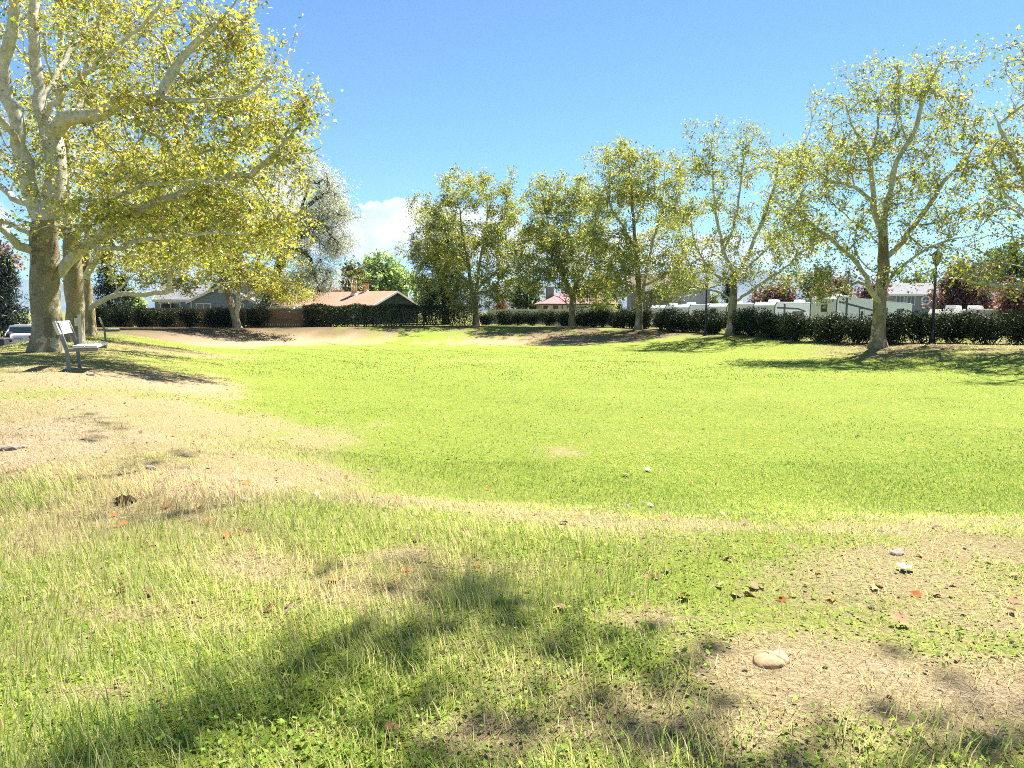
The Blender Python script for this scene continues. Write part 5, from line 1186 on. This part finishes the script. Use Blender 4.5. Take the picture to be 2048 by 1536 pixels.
# white car parked on the street beyond the ridge
plain('car_white', (.7, .7, .7), .2, .5, var=.02, coat=.6); plain('tail_red', (.35, .012, .012), .25, .5); plain('plate', (.42, .38, .32), .5)
cx, cy = (38 - 1024) / F * 47, 47.0
car = empty('parked_car', (cx, cy, gz(cx, cy) - .02), math.radians(10)); tag(car, 'white sport utility car parked beyond the left ridge, seen from behind', 'car')
def car_ring(y, w, zs): # cross sections along y (rear at 0, front away)
    return [(-w * k, y, z) for k, z in zs] + [(w * k, y, z) for k, z in reversed(zs)]
body = MB(); SECT = [(0, .84, .5, 1.02), (.12, .9, .42, 1.08), (1.0, .93, .4, 1.06), (2.8, .93, .4, 1.02), (4.0, .9, .42, .95), (4.55, .78, .48, .8)]
rings = [[(-w_, y_, zl), (-w_ * .99, y_, (zl + zh) / 2), (-w_ * .93, y_, zh), (w_ * .93, y_, zh), (w_ * .99, y_, (zl + zh) / 2), (w_, y_, zl)] for (y_, w_, zl, zh) in SECT]
for r0, r1 in zip(rings[:-1], rings[1:]):
    for k in range(6): body.poly([r0[k], r0[(k + 1) % 6], r1[(k + 1) % 6], r1[k]])
body.poly(rings[0]); body.poly(rings[-1][::-1]); bo = body.build('body', MATS['car_white'], car, bevel=.03)
cab = MB(); CS = [(.12, .80, 1.05, 1.08), (.55, .76, 1.05, 1.58), (1.2, .74, 1.05, 1.68), (2.4, .72, 1.05, 1.66), (3.3, .74, 1.03, 1.08)]
rings = [[(-.86, y_, zl), (-w_, y_, zh), (w_, y_, zh), (.86, y_, zl)] for (y_, w_, zl, zh) in CS]
for r0, r1 in zip(rings[:-1], rings[1:]):
    for k in range(4): cab.poly([r0[k], r0[(k + 1) % 4], r1[(k + 1) % 4], r1[k]])
cab.poly(rings[0]); cab.poly(rings[-1][::-1]); cab.build('cabin', MATS['car_white'], car, bevel=.03)
MB().hexa([(-.68, .17, 1.14), (.68, .17, 1.14), (.68, .25, 1.14), (-.68, .25, 1.14), (-.64, .46, 1.52), (.64, .46, 1.52), (.64, .55, 1.52), (-.64, .55, 1.52)]).build('rear_window', MATS['glass'], car)
for s_ in (-1, 1):
    MB().hexa([(s_ * .84, .7, 1.12), (s_ * .88, .7, 1.12), (s_ * .88, 2.7, 1.12), (s_ * .84, 2.7, 1.12), (s_ * .74, .85, 1.55), (s_ * .785, .85, 1.55), (s_ * .785, 2.4, 1.55), (s_ * .74, 2.4, 1.55)]).build('side_window', MATS['glass'], car)
    MB().box(min(s_ * .62, s_ * .86), max(s_ * .62, s_ * .86), -.03, .1, .82, 1.0).build('tail_light', MATS['tail_red'], car, bevel=.02)
    for yy in (.9, 3.6):
        wh = MB().ring([(.27, -.11), (.34, -.09), (.34, .09), (.27, .11)], 18).build('wheel', MATS['rubber'], car); wh.rotation_euler = (0, math.pi / 2, 0); wh.location = (s_ * .8, yy, .34); rim = MB().ring([(.2, -.115), (.2, .115)], 14).build('rim', MATS['rv_grey'], wh)
MB().box(-.26, .26, -.02, .02, .74, .86).build('number_plate', MATS['plate'], car); MB().box(-.7, .7, .5, .62, 1.6, 1.66).build('spoiler', MATS['car_white'], car); MB().ring([(.07, -.045), (.07, -.02)], 12).build('round_sticker', MATS['tail_red'], car).rotation_euler = (math.pi / 2, 0, 0)
car.children[-1].location = (-.5, .03, .92)
bx_, by_ = (4 - 1024) / F * 45, 45.0
bn = empty('wheelie_bin', (bx_, by_, gz(bx_, by_)), .2); tag(bn, 'dark grey wheelie bin at the left edge beside the white car', 'bin'); plain('bin_grey', (.05, .05, .055), .6)
MB().hexa([(-.24, -.28, .05), (.24, -.28, .05), (.24, .24, .05), (-.24, .24, .05), (-.3, -.36, .95), (.3, -.36, .95), (.3, .36, .95), (-.3, .36, .95)]).build('body', MATS['bin_grey'], bn, bevel=.02); MB().hexa([(-.32, -.4, .955), (.32, -.4, .955), (.32, .4, .955), (-.32, .4, .955), (-.28, -.34, 1.03), (.28, -.34, 1.03), (.28, .36, 1.06), (-.28, .36, 1.06)]).build('lid', MATS['bin_grey'], bn, bevel=.02)
for s_ in (-1, 1): w0 = MB().ring([(.1, -.03), (.1, .03)], 14).build('wheel', MATS['rubber'], bn); w0.rotation_euler = (0, math.pi / 2, 0); w0.location = (s_ * .28, .26, .1)

# ------------------------------------------------------------------ grass, weeds, straw, fallen leaves
def in_view(x, y, margin=.12):
    return np.abs(x) < (y * .706 * 1.02 + margin + .25)
def blades(n_try, y0, y1, rng, density, hfun, width, colfun, lean=.45, seg=2):
    """upright grass blades; density(x,y)->keep probability"""
    y = y0 + (y1 - y0) * rng.random(n_try); half = y1 * .72 + .5
    x = (rng.random(n_try) * 2 - 1) * half
    k = in_view(x, y); x, y = x[k], y[k]
    k = rng.random(len(x)) < density(x, y); x, y = x[k], y[k]
    n = len(x); z = ground_z(x, y) - .006
    h = hfun(x, y, rng); a = rng.random(n) * 6.283
    wx, wy = np.cos(a) * width * .5, np.sin(a) * width * .5
    # lean with a shared drift so tufts sweep together
    la = 6.283 * fbm(x * .8, y * .8, 71, 2) + rng.normal(size=n) * .9
    ln = lean * (.3 + rng.random(n)) * h
    lx, ly = np.cos(la) * ln, np.sin(la) * ln
    B = np.stack([x, y, z], 1); W = np.stack([wx, wy, 0 * wx], 1); Lv = np.stack([lx, ly, 0 * lx], 1); U = np.array([0, 0, 1.0])
    up = (h * np.sqrt(np.clip(1 - (ln / np.maximum(h, 1e-6)) ** 2 * .5, .2, 1)))[:, None] * U
    V = np.stack([B - W, B + W, B + Lv * .35 + up * .55 + W * .75, B + Lv * .35 + up * .55 - W * .75, B + Lv + up], 1)
    T = (np.array([(0, 1, 2), (0, 2, 3), (3, 2, 4)])[None] + (np.arange(n) * 5)[:, None, None]).reshape(-1, 3)
    C = np.repeat(colfun(x, y, rng), 5, 0)
    return V.reshape(-1, 3), T, C
def gcol(x, y, rng, dry=0.0):
    g, d, b = zone(x, y); n = len(x)
    pal = np.array([(.12, .22, .07), (.21, .32, .07), (.34, .41, .10), (.48, .48, .20), (.64, .56, .36), (.5, .39, .24)])
    t = np.clip((1 - g) * 2.6 + rng.normal(size=n) * 1.1 + dry + 1.2 + .9 * (1 - sstep(6, 9, y)), 0, 4.99); i = t.astype(int); f = (t - i)[:, None]
    return pal[i] * (1 - f) + pal[np.minimum(i + 1, 5)] * f
rg = np.random.default_rng(900)
def join(parts):
    V, T, C, o = [], [], [], 0
    for v, t, c in parts: V.append(v); T.append(t + o); C.append(c); o += len(v)
    return np.vstack(V), np.vstack(T), np.vstack(C)
def longness(x, y):
    """taller unmown grass in the near left and round the shaded patch, short weeds to the right"""
    m = fbm(x * 1.3, y * 1.3, 81, 3); left = 1 - sstep(-.4, 1.6, x - .25 * (y - 3))
    band = np.exp(-((y - 3.0) / .9) ** 2)
    return np.clip(.25 + .75 * left + (m - .5) * 1.2 - .55 * sstep(.3, 1.5, x) * sstep(2.6, 3.4, y), 0.05, 1)
parts = []
# near turf 1.6-4.5 m
parts.append(blades(120000, 1.55, 4.6, rg, lambda x, y: (.2 + .8 * zone(x, y)[0]) * (.35 + .65 * longness(x, y)), lambda x, y, r: .022 + (.03 + .075 * longness(x, y)) * r.random(len(x)) ** 1.6, .0042, gcol, .5))
# middle 4.5-9 m: short on the slope, longer in the left clump
def clump(x, y): return np.exp(-(((x + 3.4) / 2.0) ** 2 + ((y - 5.2) / .75) ** 2))
parts.append(blades(110000, 4.5, 9, rg, lambda x, y: (.32 + .6 * zone(x, y)[0] + .8 * clump(x, y)), lambda x, y, r: .022 + (.03 + .11 * clump(x, y)) * r.random(len(x)), .006, gcol, .6))
# the field: short turf, thinning to the far bank where the ground's own texture takes over
parts.append(blades(170000, 8.8, 20, rg, lambda x, y: (.34 + .56 * zone(x, y)[0]) * np.clip(1.25 - y / 26, .2, 1), lambda x, y, r: .018 + .022 * r.random(len(x)), .014, lambda x, y, r: gcol(x, y, r, .55), 1.0))
parts.append(blades(150000, 20, 42, rg, lambda x, y: (.3 + .5 * zone(x, y)[0]) * np.clip(1.3 - y / 44, .15, 1), lambda x, y, r: .028 + .035 * r.random(len(x)), .026, lambda x, y, r: gcol(x, y, r, .35), .9))
# tall tufts round the shaded patch and matted dead stalks between
def tuft(x, y): return np.clip(np.exp(-(((x + .25) / .75) ** 2 + ((y - 3.55) / .4) ** 2)) + .8 * np.exp(-(((x + 1.6) / 1.0) ** 2 + ((y - 2.2) / .5) ** 2)) + .8 * np.exp(-(((x - .5) / .9) ** 2 + ((y - 2.1) / .4) ** 2)), 0, 1) * sstep(.42, .6, fbm(x * 4, y * 4, 97, 2))
parts.append(blades(60000, 1.6, 4.6, rg, lambda x, y: tuft(x, y), lambda x, y, r: .06 + .11 * r.random(len(x)), .0038, lambda x, y, r: gcol(x, y, r, -.7), .55))
parts.append(blades(40000, 1.6, 7, rg, lambda x, y: .25 + .6 * fbm(x * 2, y * 2, 98, 2), lambda x, y, r: .015 + .05 * r.random(len(x)), .003, lambda x, y, r: gcol(x, y, r, 2.6), 1.9))
# wheel rows left by the mower across the far left of the field
for (a_, b_) in (((640, 683), (840, 718)), ((700, 684), (980, 738)), ((760, 683), (1000, 713)), ((840, 683), (1130, 714)), ((545, 700), (770, 738)), ((930, 684), (1180, 706)), ((1130, 722), (1330, 725))):
    A = onfloor(*a_); B = onfloor(*b_); m = 300
    t = rg.random(m); gap = fbm(t * 14, t * 0 + a_[0], 99, 2) > .46; t = t[gap]; m = len(t)
    x = A[0] + (B[0] - A[0]) * t + rg.normal(size=m) * .07; y = A[1] + (B[1] - A[1]) * t + rg.normal(size=m) * .12; z = ground_z(x, y) - .005; h = .025 + .03 * rg.random(m); an = rg.random(m) * 6.283; wv = .02
    Bs = np.stack([x, y, z], 1); W = np.stack([np.cos(an) * wv, np.sin(an) * wv, 0 * x], 1); up = np.stack([rg.normal(size=m) * .02, rg.normal(size=m) * .02, h], 1)
    V = np.stack([Bs - W, Bs + W, Bs + up * .55 + W * .75, Bs + up * .55 - W * .75, Bs + up], 1).reshape(-1, 3)
    T = (np.array([(0, 1, 2), (0, 2, 3), (3, 2, 4)])[None] + (np.arange(m) * 5)[:, None, None]).reshape(-1, 3)
    parts.append((V, T, np.repeat(pick_cols(m, rg, [(3, (.16, .22, .04)), (2, (.24, .28, .06))]), 5, 0)))
V, T, C = join(parts)
grass = mesh_np('grass', V, T, MATS['grass_blade'], col=C); tag(grass, 'yellow-green grass growing over field and banks', 'grass', kind='stuff')
# clover and broad weeds: small flat leaves close to the ground
n = 85000; y = 2.0 + 8 * rg.random(n) ** 1.3; x = (rg.random(n) * 2 - 1) * (y * .72 + .4)
pr = np.clip(zone(x, y)[0] * (.35 + 1.1 * (fbm(x * 1.7, y * 1.7, 91, 3) - .35)) * (.35 + .65 * sstep(-1.5, 1.0, x)) * 1.6, 0, 1)
k = rg.random(n) < pr; x, y = x[k], y[k]
P = np.stack([x, y, ground_z(x, y) + .012 + .025 * rg.random(len(x))], 1)
V, T = cards(P, (.015 * np.clip(rg.lognormal(0, .35, len(x)), .5, 2.2)), rg, LEAF_B, 1.6, -.2)
C = pick_cols(len(x), rg, [(4, (.22, .33, .06)), (3, (.32, .42, .08)), (2, (.14, .23, .04))])
weeds = mesh_np('clover', V, T, MATS['clover_leaf'], col=np.repeat(C, 4, 0)); tag(weeds, 'low clover and broad-leaved weeds in the near turf', 'weeds', kind='stuff')
# straw and dry clippings lying on the bare places
n = 60000; y = 1.7 + 8.5 * rg.random(n) ** 1.4; x = (rg.random(n) * 2 - 1) * (y * .72 + .4)
g, d, b = zone(x, y); k = rg.random(n) < np.clip(.25 + .9 * d, 0, 1); x, y = x[k], y[k]
a = rg.random(len(x)) * 6.283; L = .008 + .06 * rg.random(len(x)) ** 3; z = ground_z(x, y) + .004
dx, dy = np.cos(a) * L, np.sin(a) * L; wdt = .0006 + .0011 * rg.random(len(x)); tz = z + rg.random(len(x)) * .02
V = np.stack([np.stack([x - dy / L * wdt, y + dx / L * wdt, z], 1), np.stack([x + dy / L * wdt, y - dx / L * wdt, z], 1), np.stack([x + dx, y + dy, tz], 1)], 1).reshape(-1, 3)
T = np.arange(len(V)).reshape(-1, 3)
C = pick_cols(len(x), rg, [(4, (.36, .28, .17)), (3, (.26, .18, .1)), (2.5, (.15, .09, .05)), (1, (.5, .41, .27))])
straw = mesh_np('straw', V, T, MATS['litter'], col=np.repeat(C, 3, 0)); tag(straw, 'dry straw clippings scattered on the ground', 'straw', kind='stuff')
# crumbs of soil and small gravel on the bare places
n = 9000; y = 1.7 + 7.5 * rg.random(n) ** 1.3; x = (rg.random(n) * 2 - 1) * (y * .72 + .4)
g, d, b = zone(x, y); k = rg.random(n) < np.clip(.06 + .9 * d * (fbm(x * 2.2, y * 2.2, 95, 3) * 1.6 - .3), 0, 1); x, y = x[k], y[k]
sz = .003 + .009 * rg.random(len(x)) ** 3; TVo = np.array([(1, 0, 0), (-1, 0, 0), (0, 1, 0), (0, -1, 0), (0, 0, .7), (0, 0, -.7)]); TFo = np.array([(0, 2, 4), (2, 1, 4), (1, 3, 4), (3, 0, 4), (2, 0, 5), (1, 2, 5), (3, 1, 5), (0, 3, 5)])
V = np.stack([x, y, ground_z(x, y) + sz * .3], 1)[:, None] + sz[:, None, None] * (TVo[None] * (1 + .4 * rg.normal(size=(len(x), 6, 1))))
T = (TFo[None] + (np.arange(len(x)) * 6)[:, None, None]).reshape(-1, 3)
C = pick_cols(len(x), rg, [(4, (.28, .2, .12)), (2, (.16, .11, .065)), (3, (.4, .31, .2))])
grit = mesh_np('gravel', V.reshape(-1, 3), T, MATS['litter'], col=np.repeat(C, 6, 0)); tag(grit, 'soil crumbs and grit on the bare patches', 'gravel', kind='stuff')
# fallen leaves too many to count
n = 1500; y = 3.2 + 45 * rg.random(n) ** 1.2; x = (rg.random(n) * 2 - 1) * (y * .72)
k = rg.random(n) < .25 + .75 * zone(x, y)[2]; x, y = x[k], y[k]
P = np.stack([x, y, ground_z(x, y) + .012], 1); sz = (.035 + .05 * rg.random(len(x)))
V, T = cards(P, sz, rg, LEAF_A, 1.8, 0)
C = pick_cols(len(x), rg, [(3, (.36, .25, .14)), (1, (.34, .13, .05)), (3, (.27, .21, .14)), (2, (.16, .09, .05))])
lit = mesh_np('leaf_litter', V, T, MATS['litter'], col=np.repeat(C, 6, 0)); tag(lit, 'small dry fallen leaves strewn over grass and banks', 'leaf litter', kind='stuff')

# single fallen leaves one can pick out
def leaf_mesh(rng, mat, curl=.25):
    a = [(0, 0), (.28, -.05), (.5, .12), (.33, .3), (.52, .52), (.25, .55), (.2, .78), (0, 1.0), (-.2, .78), (-.25, .55), (-.52, .52), (-.33, .3), (-.5, .12), (-.28, -.05)]
    V = [(0, .42, 0)] + [(p[0], p[1], curl * (p[0] ** 2 + .4 * (p[1] - .4) ** 2) + rng.normal() * .04) for p in a]; n = len(a)
    V += [(-.012, 0, .0), (.012, 0, 0), (0, -.35, .06)]
    F_ = [(0, 1 + k, 1 + (k + 1) % n) for k in range(n)] + [(n + 1, n + 2, n + 3)]
    return np.array(V), np.array(F_)
plain('leaf_orange', (.42, .13, .03), .6, .2, var=.3, scale=20); plain('leaf_brown', (.27, .13, .06), .7, .2, var=.3, scale=20); plain('leaf_tan', (.30, .225, .15), .7, .2, var=.2, scale=20)
for k, (px, py, s_, mt, lab, z) in enumerate([
        (1372, 1196, .075, 'leaf_orange', 'orange fallen leaf in the clover right of the shaded tuft', 0), (1337, 1055, .07, 'leaf_brown', 'brown curled leaf on the dry strip at the field edge', -.1), (1125, 1072, .07, 'leaf_tan', 'tan fallen leaf in the middle at the start of the weeds', -.1),
        (255, 1052, .1, 'leaf_orange', 'bright orange leaf in the shaded grass at the left', 0), (338, 1018, .1, 'leaf_orange', 'yellow-orange leaf standing upright in the left grass clump', 0), (1815, 1243, .08, 'leaf_brown', 'light brown leaf lying among the right-hand weeds', 0),
        (1305, 1008, .08, 'leaf_tan', 'pale leaf at the near edge of the green field', -.3), (670, 1163, .07, 'leaf_orange', 'small orange leaf left of the shaded patch', 0), (773, 1463, .06, 'leaf_brown', 'brown leaf low in the foreground grass', 0), (1255, 952, .08, 'leaf_brown', 'brown leaf on the green field', -.5),
        (270, 1010, .16, 'leaf_tan', 'large pale leaf in the left grass clump', 0), (1295, 945, .1, 'leaf_tan', 'pale cupped leaf standing on the green field', -.5), (640, 1000, .12, 'leaf_tan', 'whitish leaf on the bare strip left of the field', -.1), (490, 960, .08, 'leaf_orange', 'rust leaf on the bare dirt at the left', 0), (1798, 1145, .09, 'leaf_tan', 'pale twisted leaf upright near the right weeds', 0)]):
    p = onz(px, py, z); zz = gz(p[0], p[1]); V, F_ = leaf_mesh(rg, None)
    o = mesh_np('fallen_leaf', V * s_, F_, MATS[mt], smooth=False); o.location = (p[0], p[1], zz + .02); o.rotation_euler = (rg.normal() * .3, rg.normal() * .3, rg.random() * 6.283)
    tag(o, lab, 'leaf', 'fallen leaves picked out on the turf')

# big pale mushroom cap in the foreground right
plain('mushroom_skin', (.42, .28, .14), .7, .3, var=.28, scale=9, bump=.3, bscale=25); plain('mushroom_stem', (.5, .38, .24), .8)
p = onz(1542, 1322, 0); mz = gz(p[0], p[1])
mu = empty('mushroom', (p[0], p[1], mz - .022), .4); tag(mu, 'broad pale tan mushroom cap on the bare soil, lower right', 'mushroom')
capo = MB().ring([(.012, .034), (.05, .028), (.08, .02), (.086, .024), (.078, .036), (.058, .047), (.03, .053), (.008, .054)], 44, sx=.95, sy=.72).build('cap', MATS['mushroom_skin'], mu, smooth=True)
for v in capo.data.vertices:
    a_ = math.atan2(v.co.y, v.co.x); v.co.z += .004 * math.sin(a_ * 3 + 1) + .003 * math.sin(a_ * 7); v.co.x *= 1 + .06 * math.sin(a_ * 4 + .6); v.co.y *= 1 + .07 * math.sin(a_ * 3 + 2); v.co.z += .004 * math.sin(v.co.x * 160) * math.cos(v.co.y * 140)
MB().ring([(.03, 0), (.022, .012), (.02, .03)], 14).build('stem', MATS['mushroom_stem'], mu, smooth=True)
# loose stones on the dirt
import bmesh
plain('pale_stone', (.24, .2, .16), .85, .2, var=.2, scale=14, bump=.3)
for k, (px, py, s_, z, lab) in enumerate([(20, 922, .08, 0, 'pale stone on the dirt at the left edge'), (48, 918, .05, 0, 'smaller stone beside the left edge stone'), (300, 942, .06, 0, 'flat stone on the bare patch in front of the left clump'), (1795, 1108, .05, 0, 'dark clod among the right-hand weeds'), (180, 748, .1, .25, 'stone on the soil below the near bench'), (490, 1003, .06, 0, 'whitish stone in the grass left of the middle')]):
    p = onz(px, py, z); bm = bmesh.new(); bmesh.ops.create_icosphere(bm, subdivisions=2, radius=1)
    for v in bm.verts: v.co *= 1 + .25 * math.sin(v.co.x * 3.1 + k) * math.cos(v.co.y * 2.7 + k * 2); v.co.z *= .5
    me = bpy.data.meshes.new('stone'); bm.to_mesh(me); bm.free(); me.materials.append(MATS['pale_stone'])
    o = bpy.data.objects.new('stone', me); COL.objects.link(o); o.scale = (s_, s_ * .7, s_ * .8); o.location = (p[0], p[1], gz(p[0], p[1]) + s_ * .12); o.rotation_euler = (0, 0, k * 1.3); tag(o, lab, 'stone', 'loose stones')

# ------------------------------------------------------------------ the air
m, t = newmat('air'); pv = t.n('ShaderNodeVolumePrincipled'); pv.inputs['Color'].default_value = (.30, .58, 1.0, 1); pv.inputs['Density'].default_value = 6e-5; pv.inputs['Anisotropy'].default_value = 0.0
om = t.n('ShaderNodeOutputMaterial'); t.nt.links.new(pv.outputs[0], om.inputs['Volume'])
HZ = MB().box(-9000, 9000, -9000, 9000, -60, 430).build('haze', m); tag(HZ, kind='stuff')
